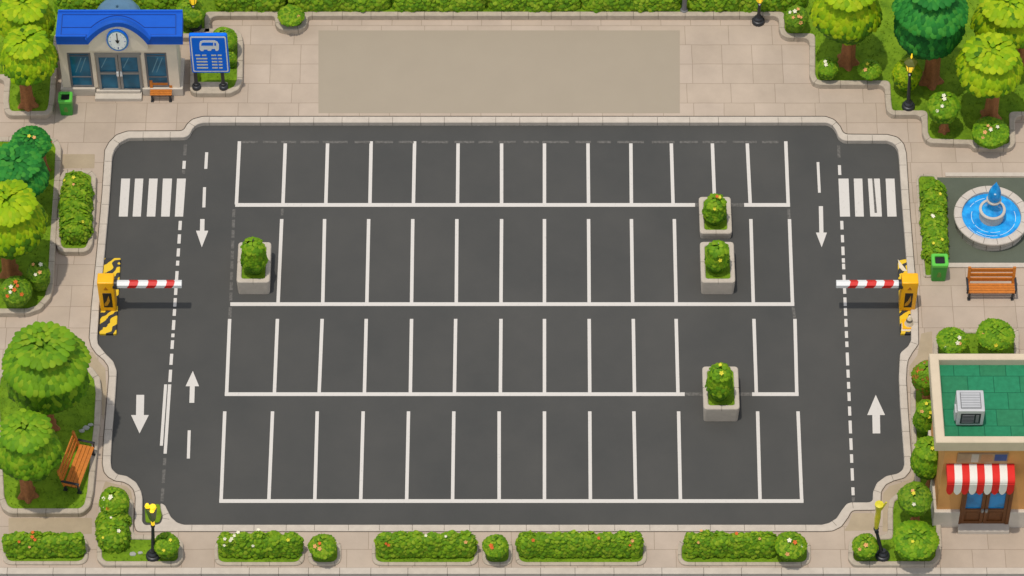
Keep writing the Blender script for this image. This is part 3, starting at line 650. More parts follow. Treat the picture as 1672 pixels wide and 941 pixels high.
    o = leafmesh(name, np.concatenate([v, pos]), [f3, f4, np.array(q)], cols, parent, off)
    return o, put
def flower(c, n, r, m, parent, off):
    mb = MB(); n = Vector(n).normalized(); u = n.orthogonal().normalized(); w = n.cross(u); c = Vector(c)
    a0 = rnd.uniform(0, 1.2)
    for k in range(5):
        a = a0+2*math.pi*k/5; d = u*math.cos(a)+w*math.sin(a); s_ = n.cross(d)
        mb.add([c, c+d*r*.6-s_*r*.38+n*r*.2, c+d*r*1.05+n*r*.12, c+d*r*.6+s_*r*.38+n*r*.2], [(0, 1, 2, 3)])
    o = mb.build('flower', m, parent); return o
def trunk(parent, base, top, r, lobes=5):
    b = Vector(base); mb = MB(); H = top-b.z
    mb.lathe(b.x, b.y, [(r*1.7, b.z-.02, .22), (r*1.5, b.z+.07, .20), (r*1.25, b.z+.2, .15), (r*1.08, b.z+.34, .12), (r*1.0, b.z+H*.55, .07), (r*1.08, b.z+H*.8, .07), (r*.9, b.z+H, .05)], n=30, lobes=lobes)
    for k in range(5):
        a = k*1.256+rnd.uniform(0, .6); d = Vector((math.cos(a), math.sin(a), 0))
        mb.tube(b+Vector((0, 0, H*.7)), b+Vector((0, 0, H*1.05))+d*r*3.2+Vector((0, 0, r*2)), r*.5, r*.22, 7)
    return mb.build('trunk', M['bark'], parent, smooth=True)
FLM = {'w': 'fl_white', 'p': 'fl_peach', 'o': 'fl_orange', 'y': 'fl_yellow'}
def plant(kind, label, cx, ytop, ybot, hw, yb, pal, xb=None, zg=None, L=None, tiers=3, amp=.19, tr=None, flowers='', group=None, cat=None, stem=False, lump=.025, fspread=.8):
    """a tree or shrub: crown spans ytop..ybot and +-hw around cx; its foot stands at (xb, yb)"""
    zg = ZP+.25 if zg is None else zg; xb = cx if xb is None else xb
    base = P(xb, yb, zg); hh = (ybot-ytop)/2; r = hw/S; rz = math.sqrt(max(hh**2-(SINP*hw)**2, (hw*.42)**2))/(S*COSP)
    rz = min(rz, r*2.6)
    cc = F(cx, (ytop+ybot)/2, base.y)
    if not tr: cc.z = max(cc.z, zg+rz*.55)
    cc = (cc.x, base.y, cc.z)
    nm = {'tree': 'tree', 'shrub': 'shrub'}[kind]
    o = thing(nm, label, cat or nm, tuple(base), 0, group); off = tuple(base)
    L = (L or max(.13, r*.25))*1.12
    crown('crown' if kind == 'tree' else 'foliage', cc, r*1.04, rz*1.03, L, pal, tiers, amp, o, off, lump, lowshade={'lime': 'green_lowshade', 'mid': 'green_lowshade', 'hedge': 'green_lowshade', 'dark': 'dark_lowshade'}.get(pal) if isinstance(pal, str) else None)
    if tr: trunk(o, base, cc[2]-rz*.45, tr/S)
    elif stem: trunk(o, base, cc[2]-rz*.2, .09)
    for ch in flowers:
        if ch in 'abc': pass
        th = math.radians(rnd.uniform(5, 68)); az = rnd.uniform(-math.pi*.95, -.05*math.pi)
        d = (math.sin(th)*math.cos(az)*fspread, math.sin(th)*math.sin(az), math.cos(th))
        pp = (cc[0]+d[0]*r*1.03, cc[1]+d[1]*r*1.03, cc[2]+d[2]*rz*1.05)
        flower(pp, (d[0], d[1]-.3, d[2]+.3), rnd.uniform(.07, .10), M[FLM[ch]], o, off)
    return o
def hedge(label, pts, wpx, hpx, pal='hedge', flowers='', zg=None, L=.20, group=None, name='hedge', fx=None):
    zg = ZP+.15 if zg is None else zg
    A = P(*pts[0], zg); B = P(*pts[1], zg); mid = (A+B)/2; off = (mid.x, mid.y, zg)
    o = thing(name, label, 'hedge', off, 0, group)
    w = wpx/S; h = hpx/(S*COSP)
    ob, put = hedge_mesh('foliage', A, B, w, h, zg, L, pal, o, off)
    half = (B-A).length/2
    for i, ch in enumerate(flowers):
        s = np.array([rnd.uniform(-half*.85, half*.85) if fx is None else fx[i % len(fx)]*half])
        a = np.array([rnd.uniform(1.3, 2.5) if abs(B.y-A.y) < .5*abs(B.x-A.x) else rnd.uniform(1.0, 2.2)])
        if abs(B.x-A.x) > abs(B.y-A.y): a = math.pi-a if (B.x-A.x) < 0 else a
        p_, n_ = put(s, a); flower(p_[0]+n_[0]*.07, n_[0]+np.array([0, -.3, .3]), rnd.uniform(.055, .085), M[FLM[ch]], o, off)
    return o
# ---- trees
TG = 'garden trees'
plant('tree', 'yellow green layered tree in the corner lawn, left of the blue roofed station', 46, 40, 141, 48, 171, 'lime', tr=9.5, L=.30, group=TG)
plant('tree', 'yellow green tree at the top left corner, cut by the frame behind another tree', 42, -22, 78, 50, 104, 'lime', tr=9, L=.30, group=TG)
plant('tree', 'large lime and dark green tree above the two small bushes at upper right', 1383, -52, 76, 59, 101, 'lime', tr=11, L=.34, group=TG)
plant('tree', 'large deep green tree behind the upper right lamp', 1519, -44, 101, 64, 131, 'dark', tr=12, L=.32, group=TG, tiers=4)
plant('tree', 'lime green tree in the far upper right corner, cut by the frame', 1645, -28, 84, 57, 107, 'lime', xb=1662, tr=9, L=.32, group=TG)
plant('tree', 'lime green layered tree at the right edge just above the low flowering bush', 1616, 52, 163, 57, 192, 'lime', tr=10.5, L=.33, group=TG)
plant('tree', 'lime green tree at left edge above the orange flower bush', 17, 297, 423, 58, 446, 'lime', tr=10.5, L=.34, group=TG)
plant('tree', 'deep green round tree at left edge, middle of the three stacked crowns', 26, 233, 328, 53, 345, 'dark', tr=8, L=.28, group=TG, tiers=3, amp=.12)
plant('tree', 'small deep green tree topping the left lawn, above the larger deep green crown', 50, 206, 264, 33, 277, 'dark', xb=72, tr=6, L=.2, group=TG, tiers=2, amp=.04, flowers='py')
plant('tree', 'biggest mid green layered tree, on the lower left lawn', 76, 529, 675, 70, 698, 'mid', xb=80, tr=9.5, L=.34, group=TG, tiers=4)
plant('tree', 'bright green tree on the lower left lawn beside the wooden bench', 46, 672, 787, 51, 808, 'mid', tr=9, L=.31, group=TG)
SG = 'small garden trees'
zb = ZP+.15
plant('tree', 'small round tree with cream blossom on a short trunk, right of the upper right lamp', 1541, 147, 205, 27, 213, 'mid', tr=5.5, L=.2, group=SG, flowers='wwww', tiers=2, amp=.06)
plant('tree', 'small rusty orange tinged tree half hidden behind the left corner of the green roof', 1513, 588, 646, 24, 652, [(.15,.30,.01),(.12,.26,.01),(.30,.16,.02),(.18,.33,.012)], tr=5, L=.17, group=SG, zg=zb, tiers=2, amp=.05, flowers='oo')
plant('tree', 'small green tree tight against the left wall of the shop', 1516, 713, 785, 28, 794, 'mid', tr=3.2, L=.18, group=SG, zg=zb, tiers=3, amp=.06, flowers='yy')
plant('tree', 'small round tree with yellow and peach blossom at lower right, above the biggest round bush', 1494, 788, 843, 27, 853, 'olive', tr=5, L=.17, group=SG, zg=zb, tiers=2, amp=.05, flowers='ypyw')
# ---- shrubs
BG = 'round bushes'
plant('shrub', 'biggest round bush, in the lower right corner lawn', 1494, 852, 915, 35, 908, 'mid', L=.2, group=BG, zg=zb, tiers=2, amp=.05, flowers='yy')
plant('shrub', 'small round bush just left of the leaning lower right lamp', 1413, 872, 914, 20, 908, 'hedge', L=.15, group=BG, zg=zb, tiers=2, amp=.04, flowers='pp')
plant('shrub', 'round bush with one peach flower above the green shop roof', 1625, 521, 576, 30, 574, 'mid', L=.18, group=BG, zg=zb, tiers=2, amp=.05, flowers='py')
plant('shrub', 'low bush with white flowers at the upper left corner of the green roof', 1555, 537, 578, 25, 578, 'mid', L=.16, group=BG, zg=zb, tiers=2, amp=.04, flowers='wwwp')
plant('shrub', 'bush covered in peach blossom at the top, right of the upper right lamp post', 1300, 8, 55, 21, 50, 'olive', L=.15, group=BG, tiers=2, amp=.04, flowers='ppppwpw')
plant('shrub', 'small bush with a pale flower left of the large lime tree trunk', 1352, 93, 132, 18, 127, 'mid', L=.15, group=BG, tiers=2, amp=.05, flowers='ww')
plant('shrub', 'small bush with yellow flowers right of the large lime tree trunk', 1420, 96, 133, 19, 128, 'mid', L=.15, group=BG, tiers=2, amp=.05, flowers='yp')
plant('shrub', 'yellow green round bush directly behind the upper right lamp', 1481, 94, 152, 25, 146, 'lime', L=.18, group=BG, tiers=2, amp=.05)
plant('shrub', 'wide low bush with pink and peach flowers at the kerb below the right lime tree', 1617, 195, 240, 31, 232, 'mid', L=.17, group=BG, tiers=2, amp=.04, flowers='ppwwpp')
plant('shrub', 'bush with a spiky lime top in the small top bed right of the bus sign', 475, 8, 43, 21, 38, 'hedge', L=.17, group=BG, tiers=2, amp=.08, flowers='p')
plant('shrub', 'round bush with one orange and several white flowers, topmost of the L shaped bed', 187, 795, 850, 24, 842, 'hedge', L=.17, group=BG, zg=zb, tiers=2, amp=.04, flowers='owwww')
plant('shrub', 'small round bush right of the lower left lamp', 272, 870, 913, 20, 908, 'hedge', L=.16, group=BG, zg=zb, tiers=2, amp=.03, flowers='yy')
plant('shrub', 'bush thick with orange and white flowers under the left lime tree', 27, 450, 503, 26, 495, 'olive', L=.15, group=BG, tiers=2, amp=.03, flowers='owowoowooowo')
plant('shrub', 'low shaded bush dotted with small pale flowers right of the left lime tree trunk', 63, 425, 478, 19, 472, 'olive', L=.14, group=BG, tiers=2, amp=.03, flowers='pwpwp')
plant('shrub', 'round bush alone in its bed right of the white flowered hedge', 527, 873, 914, 21, 908, 'hedge', L=.16, group=BG, zg=zb, tiers=2, amp=.04, flowers='ppo')
plant('shrub', 'round bush with orange flowers alone in the small bed at bottom centre', 809, 873, 915, 20, 909, 'hedge', L=.16, group=BG, zg=zb, tiers=2, amp=.04, flowers='oop')
plant('shrub', 'round bush with grey white flowers at the right end of the rightmost bottom hedge', 1291, 869, 915, 24, 909, 'hedge', L=.17, group=BG, zg=zb, tiers=2, amp=.04, flowers='wwpo')
plant('shrub', 'round bush rising behind the blue bus sign', 366, 42, 92, 22, 88, 'mid', L=.16, group=BG, tiers=2, amp=.05)
plant('shrub', 'small low bush right of the bus sign', 378, 84, 112, 9, 108, 'hedge', L=.12, group=BG, tiers=2, amp=.04)
plant('shrub', 'round bush behind the upper left lamp post', 312, -6, 48, 26, 42, 'hedge', L=.18, group=BG, tiers=2, amp=.05)
plant('shrub', 'low bush dotted with yellow flowers by the left wall of the shop', 1512, 652, 712, 20, 705, 'mid', L=.15, group=BG, zg=zb, tiers=3, amp=.04, flowers='yyppy')
# ---- hedges
HG = 'clipped hedges'
def hb(label, x0, x1, fl='', pal='hedge', fx=None): return hedge(label, [(x0, 898), (x1, 898)], 13.5, 25, pal, fl, group=HG, fx=fx)
hb('long hedge with orange flowers at the bottom left corner', 8, 138, 'oopoo')
hb('long hedge with white flowers along the bottom edge', 358, 494, 'wwwwwwwwy')
hb('bottom hedge left of centre, pale orange flowers at its left end', 615, 777, 'oowwp', fx=[-.8, -.75, 0, .4, .8])
hb('longest bottom hedge, right of centre', 845, 1048, 'oopo', fx=[-.75, .8, .84, .3])
hb('rightmost bottom hedge, peach flowers at its left end', 1118, 1268, 'ppop', fx=[-.72, -.66, .1, .6])
hedge('hedge with white blossom running up the left arm of the L shaped bed', [(186, 838), (186, 903)], 26, 22, 'hedge', 'wwwwwwy', group=HG, L=.2)
hedge('tall narrow hedge in its own bed left of the upper left kerb', [(126, 300), (124, 400)], 26, 26, 'hedge', 'yyyp', zg=ZP+.25, group=HG, L=.21)
hedge('narrow hedge between the fountain and the right kerb', [(1522, 309), (1527, 432)], 21, 22, 'hedge', 'yywwy', zg=ZP+.03, group=HG, L=.19)
TGp = 'top boundary hedge sections'
xs_ = [352, 470, 640, 796, 948, 1113]
tl = ['left end section of the top hedge, right of the station lamp', 'top hedge section behind the spiky bush', 'top hedge section above the left half of the plain panel', 'top hedge section above the middle of the plain panel', 'top hedge section above the right half of the plain panel']
for i in range(5): hedge(tl[i], [(xs_[i]+1, 4), (xs_[i+1]-1, 4)], 22, 24, 'hedge', '', zg=ZP+.25, group=TGp, L=.24)
hedge('right end section of the top hedge, behind the upper right lamp', [(1122, 4), (1315, 4)], 22, 24, 'hedge', '', zg=ZP+.25, group=TGp, L=.24)
hedge('hedge behind the blue roof of the station, left half', [(92, 15), (190, 15)], 24, 34, 'mid', '', zg=ZP+.25, group=TGp, L=.26)
hedge('hedge behind the blue roof of the station, right half', [(192, 15), (318, 15)], 24, 34, 'mid', '', zg=ZP+.25, group=TGp, L=.26)
# little post in the top hedge gap
b = P(1117, 18, ZG); o = thing('bollard', 'grey blue bollard standing in the gap of the top hedge', 'bollard', tuple(b))
MB().lathe(b.x, b.y, [(.17, b.z), (.16, b.z+.08), (.11, b.z+.12), (.10, b.z+.95), (.13, b.z+1.0), (.08, b.z+1.1)], 16).build('post', M['grille'], o, smooth=True)

# ------------------------------------------------------------------ station
zc = ZP
Yp = P(196, 157, zc).y; Yw = Yp+.16; Yb = Yw+1.45
bx = P(196, 157, zc)
st = thing('station_building', 'small cream station with blue roof, arched entrance and round clock', 'station', (bx.x, Yw, zc))
def fx(px, py, Y): v = F(px, py, Y); return v.x
def fz(py, Y, px=196): return F(px, py, Y).z
xl, xr = fx(101, 120, Yw), fx(291, 120, Yw); ztop = fz(70, Yw-.28)
wl = MB()
wl.box(xl, xr, Yw, Yb, zc, ztop)
wl.build('wall', M['plaster'], st)
zpt = fz(141, Yw)
pm = MB(); xd0, xd1 = fx(156, 150, Yp), fx(233, 150, Yp)
pm.box(xl-.12, xd0, Yp, Yb+.1, zc, zpt, b=.03); pm.build('plinth', M['trimstone'], st)
pm = MB().box(xd1, xr+.14, Yp, Yb+.1, zc, zpt, b=.03); pm.build('plinth', M['trimstone'], st)
for a, b_ in ((99, 112), (150.5, 157), (232, 238), (274, 291)):
    pil = MB().box(fx(a, 110, Yw), fx(b_, 110, Yw), Yw-.07, Yw-.002, zpt+.002, fz(76, Yw), b=.015); pil.build('pilaster', M['plaster'], st)
bd = MB(); bd.box(xl-.02, xr+.02, Yw-.075, Yw-.003, fz(84, Yw), ztop); bd.build('frieze', M['plaster'], st)
sp = MB(); xs0, xs1 = fx(156, 155, Yp), fx(232, 155, Yp); sp.box(xs0, xs1, Yp-.30, Yw-.01, zc, zc+.19, b=.02); sp.box(xs0+.05, xs1-.05, Yp-.02, Yw-.012, zc+.19, zc+.34, b=.02); sp.build('step', M['trimstone'], st)
def window(x0, x1, y0, y1, sill=True):
    X0, X1 = fx(x0, 110, Yw), fx(x1, 110, Yw); Z0, Z1 = fz(y1, Yw), fz(y0, Yw)
    fr = MB(); t = .07
    fr.box(X0, X0+t, Yw-.06, Yw-.004, Z0, Z1); fr.box(X1-t, X1, Yw-.06, Yw-.004, Z0, Z1); fr.box(X0+t, X1-t, Yw-.058, Yw-.004, Z1-t, Z1); fr.box(X0+t, X1-t, Yw-.058, Yw-.004, Z0, Z0+t)
    zz = Z0+(Z1-Z0)*.27; fr.box(X0+t, X1-t, Yw-.05, Yw-.004, zz, zz+.06); zz = Z0+(Z1-Z0)*.9; fr.box(X0+t, X1-t, Yw-.05, Yw-.004, zz, zz+.03)
    w = fr.build('window', M['grille'], st)
    MB().box(X0+t, X1-t, Yw-.02, Yw-.003, Z0+t, Z1-t).build('pane', M['glass'], w)
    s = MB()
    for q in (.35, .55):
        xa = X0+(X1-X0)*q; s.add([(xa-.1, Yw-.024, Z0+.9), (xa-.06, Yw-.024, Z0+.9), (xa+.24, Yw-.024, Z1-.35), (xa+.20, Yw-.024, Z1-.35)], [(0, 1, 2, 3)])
    s.build('painted_pane_glint', M['streak'], w)  # reflection painted on the window as slanted pale strips
window(113, 150, 85, 140); window(238.5, 274, 85, 140)
def door(x0, x1, y0, y1, hs):
    X0, X1 = fx(x0, 115, Yw), fx(x1, 115, Yw); Z0, Z1 = fz(y1, Yw), fz(y0, Yw); t = .10
    d = MB(); d.box(X0, X0+t, Yw-.10, Yw-.004, Z0, Z1); d.box(X1-t, X1, Yw-.10, Yw-.004, Z0, Z1); d.box(X0+t, X1-t, Yw-.098, Yw-.004, Z1-.16, Z1); d.box(X0+t, X1-t, Yw-.098, Yw-.004, Z0, Z0+.16)
    zm = (Z0+Z1)/2-.02; d.box(X0+t, X1-t, Yw-.09, Yw-.004, zm-.06, zm+.06)
    o = d.build('door', M['alu'], st)
    MB().box(X0+t, X1-t, Yw-.03, Yw-.003, Z0+.16, Z1-.16).build('pane', M['glass'], o)
    xh = X1-.06 if hs > 0 else X0+.06; h = MB(); h.box(xh-.05, xh+.05, Yw-.16, Yw-.10, zm-.12, zm+.16, b=.02); h.build('handle', M['white'], o)
    s = MB(); s.add([(X0+t+.05, Yw-.034, zm+.3), (X0+t+.09, Yw-.034, zm+.3), (X0+t+.36, Yw-.034, Z1-.25), (X0+t+.32, Yw-.034, Z1-.25)], [(0, 1, 2, 3)]); s.build('painted_pane_glint', M['streak'], o)  # slanted glint painted on the door glass
door(159.5, 194.5, 87, 147, 1); door(195.5, 230.5, 87, 147, -1)
dm = MB(); X0, X1 = fx(157, 110, Yw), fx(233, 110, Yw); dm.box(X0, X1, Yw-.105, Yw-.004, fz(87, Yw)+.003, fz(84, Yw)); dm.build('door_lintel', M['alu'], st)
# roof
Ye = Yw-.28; ze = fz(60, Ye); A0 = F(90.5, 60, Ye); A1 = F(297.5, 60, Ye)
Yr = Ye+1.72; B0 = F(95, 16.5, Yr); B1 = F(298, 16.5, Yr); zf = fz(73, Ye)
rv = [A0, A1, B1, B0]; th_ = ze-zf
low = [Vector((v.x, v.y, v.z-th_)) for v in rv]
rf = MB().add([*rv, *low], [(0, 1, 2, 3), (7, 6, 5, 4), (0, 4, 5, 1), (1, 5, 6, 2), (2, 6, 7, 3), (3, 7, 4, 0)]).build('roof', M['blue'], st)
nR = (A1-A0).cross(B0-A0).normalized(); pR = A0
def R(px, py, h=0): return PL(px, py, pR+nR*h, nR)
sm = MB()
def seam(p, q, w=.022, h=.03): sm.bar(R(*p, h*.3), R(*q, h*.3), w, h)
for s_ in (((102, 24), (287, 24)), ((102, 24), (99.5, 57)), ((287, 24), (287, 57)), ((99.5, 57), (141, 57)), ((246, 57), (287, 57)), ((141, 57), (141, 63)), ((101, 45), (150, 45)), ((235, 45), (287, 45)),): seam(*s_)
sm.build('roof_seam', M['bluedark'], rf)
rl = MB(); rl.bar(R(91, 59, .03), R(140, 59, .03), .10, .05); rl.bar(R(247, 59, .03), R(297, 59, .03), .10, .05); rl.bar(R(95.5, 18, .03), R(298, 18, .03), .10, .05); rl.build('roof_edge', M['blue'], rf)
# eyebrow arch
Ya = Ye-.10; nA = 24
def arc(xa, xb, yb_, yt): return [(xa+(xb-xa)*i/nA, yb_-(yb_-yt)*math.sin(math.pi*i/nA)**.85) for i in range(nA+1)]
inn = [F(x_, y_, Ya) for x_, y_ in arc(144, 240.5, 73, 44)]; out = [F(x_, y_, Ya) for x_, y_ in arc(140, 244.5, 66, 37.5)]
bk = [R(x_, y_, -.02) for x_, y_ in arc(137, 247, 60, 28)]
ea = MB(); vs = [*inn, *out, *bk]; n1 = nA+1; fs = []
inb = [Vector((v.x, Yw-.02, v.z)) for v in inn]
for i in range(nA): fs += [(i, i+1, n1+i+1, n1+i), (n1+i, n1+i+1, 2*n1+i+1, 2*n1+i), (3*n1+i, 3*n1+i+1, i+1, i)]
ea.add(vs+inb, fs); ea.build('entrance_arch', M['blue'], st, smooth=True)
se = MB()
bk2 = [R(x_, y_, .012) for x_, y_ in arc(133, 251, 61, 25.5)]
for i in range(3, nA-3): se.bar(bk2[i], bk2[i+1], .022, .03)
se.build('arch_seam', M['bluedark'], rf)
pdm = MB(); pp = [(v.x, v.z) for v in inn]; zl = fz(83, Ya+.08); pp = [(pp[0][0], zl)]+[(x_, z_-.005) for x_, z_ in pp]+[(pp[-1][0], zl)]
pdm.prism_xz(pp, Ya+.075, Yw-.078); pdm.build('pediment', M['plaster'], st)
Yc = Ya+.07
cc = F(192, 64, Yc); rxx, rzz = .455, .65
def ell(cx, cz, a, b, n=40): return [(cx+a*math.cos(2*math.pi*i/n), cz+b*math.sin(2*math.pi*i/n)) for i in range(n)]
ck = MB().prism_xz(ell(cc.x, cc.z, rxx, rzz), Yc-.10, Yc+.005).build('clock', M['signblue'], st)
MB().prism_xz(ell(cc.x, cc.z, rxx*.93, rzz*.93), Yc-.108, Yc-.098).build('clock_ring', M['streak'], ck)
MB().prism_xz(ell(cc.x, cc.z, rxx*.82, rzz*.84), Yc-.114, Yc-.100).build('clock_face', mat('clock_white', (250, 250, 246), .6, .01, k=.95), ck)
tk = MB()
for k_ in range(12):
    a = k_*math.pi/6; r0_, r1_ = (.60, .76) if k_ % 3 == 0 else (.68, .76); w_ = .022 if k_ % 3 == 0 else .015
    p0 = Vector((cc.x+rxx*r0_*math.sin(a), Yc-.117, cc.z+rzz*r0_*math.cos(a))); p1 = Vector((cc.x+rxx*r1_*math.sin(a), Yc-.117, cc.z+rzz*r1_*math.cos(a)))
    tk.bar(p0, p1, w_*2, .006)
tk.build('hour_mark', M['bluedark'], ck)
hn = MB(); hn.box(cc.x-.018, cc.x+.018, Yc-.128, Yc-.12, cc.z-.08, cc.z+.50); hn.build('clock_hand', M['black'], ck)
hn = MB(); hn.prism_xz([(cc.x-.09, cc.z+.06), (cc.x+.09, cc.z+.06), (cc.x+.03, cc.z-.12), (cc.x-.03, cc.z-.12)], Yc-.136, Yc-.129); hn.build('clock_hand', M['black'], ck)
# low rear rotunda with dome
Yd = Yr+.95; dc = F(193, 27, Yd)
db = MB().lathe(dc.x, Yd, [(.9, zc), (.9, dc.z)], 32).build('rotunda', M['plaster'], st, smooth=True)
dm = MB().lathe(dc.x, Yd, [(.98, dc.z+.002), (.98, dc.z+.06)]+[(.95*math.cos(t*math.pi/20), dc.z+.06+.55*math.sin(t*math.pi/20)) for t in range(0, 10)]+[(.06, dc.z+.62), (.04, dc.z+.75)], 32).build('dome', M['bluegrey'], db, smooth=True)

# ------------------------------------------------------------------ shop
Yp = P(1600, 862, zc).y; Yw = Yp+.15; bx = P(1610, 862, zc)
sh = thing('shop_building', 'ochre shop with green flat roof and double wooden doors at the right edge', 'shop', (bx.x, Yw, zc))
def gx(px, py, Y): return F(px, py, Y).x
def gz(py, Y, px=1606): return F(px, py, Y).z
Yf = Yw-.22; zt_ = gz(722.5, Yf); zfb = gz(737, Yf); XL = gx(1542, 745, Yw); XR = XL+5.2
RL = P(1527, 720, zt_).x+.02; RR = RL+6.0; RB = P(1600, 577, zt_).y; RF = Yf
wb = MB().box(XL, XR, Yw, RB-.25, zc, zfb+.02); wb.build('wall', M['brownwall'], sh)
pr = MB(); pw_ = .36
pr.plate([(RL, RF), (RR, RF), (RR, RB), (RL, RB)], [[(RL+pw_, RF+.30), (RR-pw_, RF+.30), (RR-pw_, RB-.30), (RL+pw_, RB-.30)]], zfb+.025, zt_, ch=.03)
par = pr.build('parapet', M['parapet'], sh)
zr = zt_-.36
rf2 = MB().box(RL+.1, RR-.1, RF+.12, RB-.12, zfb+.03, zr).build('roof', M['rooftile'], sh)
pm = MB(); d0, d1 = gx(1566, 840, Yw), gx(1648, 840, Yw); zp_ = gz(837, Yp)
pm.box(XL-.10, d0, Yp, Yp+.6, zc, zp_, b=.04).build('plinth', M['trimstone'], sh); MB().box(d1, XR+.1, Yp, Yp+.6, zc, zp_, b=.04).build('plinth', M['trimstone'], sh); MB().box(XL-.10, XL+.2, Yp+.605, RB-.2, zc, zp_, b=.04).build('plinth', M['trimstone'], sh)
s1 = MB().box(d0-.02, d1+.02, Yp-.30, Yw-.01, zc, zc+.20, b=.02).build('step', M['trimstone'], sh)
def sdoor(x0, x1, hs):
    X0, X1 = gx(x0, 830, Yw), gx(x1, 830, Yw); Z0 = zc+.205; Z1 = gz(800, Yw); d = MB(); t = .13
    d.box(X0, X0+t, Yw-.09, Yw-.004, Z0, Z1, b=.01); d.box(X1-t, X1, Yw-.09, Yw-.004, Z0, Z1, b=.01)
    zm = gz(831, Yw)
    d.box(X0+t, X1-t, Yw-.088, Yw-.004, zm-.08, zm+.08); d.box(X0+t, X1-t, Yw-.088, Yw-.004, Z1-.12, Z1); d.box(X0+t, X1-t, Yw-.088, Yw-.004, Z0, Z0+.16)
    d.box(X0+t, X1-t, Yw-.03, Yw-.004, Z0+.16, zm-.08); d.box(X0+t+.08, X1-t-.08, Yw-.055, Yw-.028, Z0+.24, zm-.16, b=.01)
    o = d.build('door', M['darkwood'], sh)
    MB().box(X0+t, X1-t, Yw-.03, Yw-.004, zm+.08, Z1-.12).build('pane', M['shopglass'], o)
    xh = X1-.065 if hs > 0 else X0+.065; h = MB(); h.lathe(xh, Yw-.12, [(.05, zm-.05), (.06, zm), (.05, zm+.12)], 12); h.build('handle', M['alu'], o)
sdoor(1570, 1606.5, 1); sdoor(1607.5, 1644, -1)
fr = MB(); fr.box(d0, gx(1570, 830, Yw)-.003, Yw-.12, Yw-.003, zc+.2, gz(795, Yw)); fr.box(gx(1644, 830, Yw)+.003, d1, Yw-.12, Yw-.003, zc+.2, gz(795, Yw)); fr.build('door_frame', M['darkwood'], sh)
# panel over the awning
sx0, sx1 = gx(1563, 745, Yw), gx(1646, 745, Yw); sz0, sz1 = gz(754, Yw), gz(739, Yw)
sb = MB().box(sx0, sx1, Yw-.06, Yw-.003, sz0, sz1, b=.01).build('fascia_panel', mat('faded_panel', (168, 140, 108), .7, .15, 3, k=.9), sh)
MB().box(gx(1586, 745, Yw), gx(1598, 745, Yw), Yw-.068, Yw-.058, sz0+.05, sz1-.03).build('panel_block', mat('faded_white', (200, 190, 175), .7, .1, 4), sb)
MB().box(gx(1624, 745, Yw), gx(1644, 745, Yw), Yw-.068, Yw-.058, sz0+.15, sz1-.05).build('panel_block', mat('faded_blue', (66, 92, 150), .7, .1, 4), sb)
MB().box(gx(1602, 745, Yw), gx(1621, 745, Yw), Yw-.066, Yw-.058, sz0+.08, sz1-.05).build('panel_block', mat('faded_orange', (190, 140, 96), .7, .1, 4), sb)
# awning
Yaw = Yw-.75; zat = gz(757.5, Yw-.02); zav = gz(791, Yaw); zab = gz(801, Yaw); xa0, xa1 = gx(1548, 780, Yaw), gx(1659, 780, Yaw)
prof = []
for k_ in range(9):
    t = k_/8; prof.append((Yw-.02+(Yaw-Yw+.02)*math.sin(t*math.pi/2)**.9, zav+(zat-zav)*math.cos(t*math.pi/2)**.75 if t < 1 else zav))
aw = MB(); ns = 9; dx = (xa1-xa0)/ns
for i in range(ns):
    x0, x1 = xa0+dx*i, xa0+dx*(i+1); mi = i % 2; g_ = .06*0
    for k_ in range(8):
        (ya, za), (yb_, zb_) = prof[k_], prof[k_+1]
        aw.add([(x0, ya, za), (x1, ya, za), (x1, yb_, zb_), (x0, yb_, zb_)], [(0, 1, 2, 3)], mi)
    m_ = 8; sc = [(x0, zav)]+[(x0+dx*j/m_, zab-.28*math.sin(math.pi*j/m_)**.7*1.0) for j in range(m_+1)]+[(x1, zav)]
    aw.prism_xz(sc[::-1], Yaw-.012, Yaw+.012, mi)
for x_ in (xa0, xa1):
    pts = [(x_, y_, z_) for y_, z_ in prof]+[(x_, Yw-.02, zav)]
    aw.add(pts, [tuple(range(len(pts)))], 0)
awo = aw.build('awning', [M['fabricred'], M['fabricwhite']], sh)
MB().tube((xa0, Yaw+.03, zav), (xa1, Yaw+.03, zav), .02).build('awning_rail', M['dark'], awo)
# air conditioner on the roof
ac0 = P(1558, 697, zr); ac1 = P(1606, 697, zr); H = .95; ach = thing('air_conditioner', 'boxy grey air conditioner standing on the green shop roof', 'air conditioner', ((ac0.x+ac1.x)/2, ac0.y, zr))
yb_ = P(1580, 637, zr+H+.08).y; x0, x1, y0 = ac0.x+.05, ac1.x-.03, ac0.y
MB().box(x0, x1, y0, yb_, zr+.08, zr+H+.08, b=.06).build('casing', M['acmetal'], ach)
ft = MB()
for xx in (x0+.12, x1-.12):
    ft.box(xx-.06, xx+.06, y0+.05, yb_-.05, zr, zr+.085)
ft.build('foot', M['dark'], ach)
gt = MB(); zz = zr+H+.083
gt.box(x0+.13, x1-.13, y0+.12, yb_-.12, zz-.004, zz+.012); go = gt.build('top_grille', M['grille'], ach)
sl = MB(); n_ = 9
for i in range(n_):
    yy = y0+.18+(yb_-y0-.36)*i/(n_-1); sl.box(x0+.16, x1-.16, yy-.028, yy+.028, zz+.012, zz+.035)
sl.build('grille_slat', M['acmetal'], go)
fg = MB().box(x0+.14, x1-.14, y0-.012, y0+.01, zr+.22, zr+.86).build('front_vent', M['dark'], ach)
f2 = MB()
for i in range(6): f2.box(x0+.2, x0+.66, y0-.03, y0-.012, zr+.30+i*.09, zr+.335+i*.09)
f2.box(x0+.72, x1-.2, y0-.025, y0-.012, zr+.3, zr+.78, b=.01); f2.build('vent_louvre', M['grille'], fg)
MB().box(x0-.07, x0-.002, y0+.1, y0+.5, zr+.25, zr+.8, b=.02).build('pipe_cover', M['acmetal'], ach)

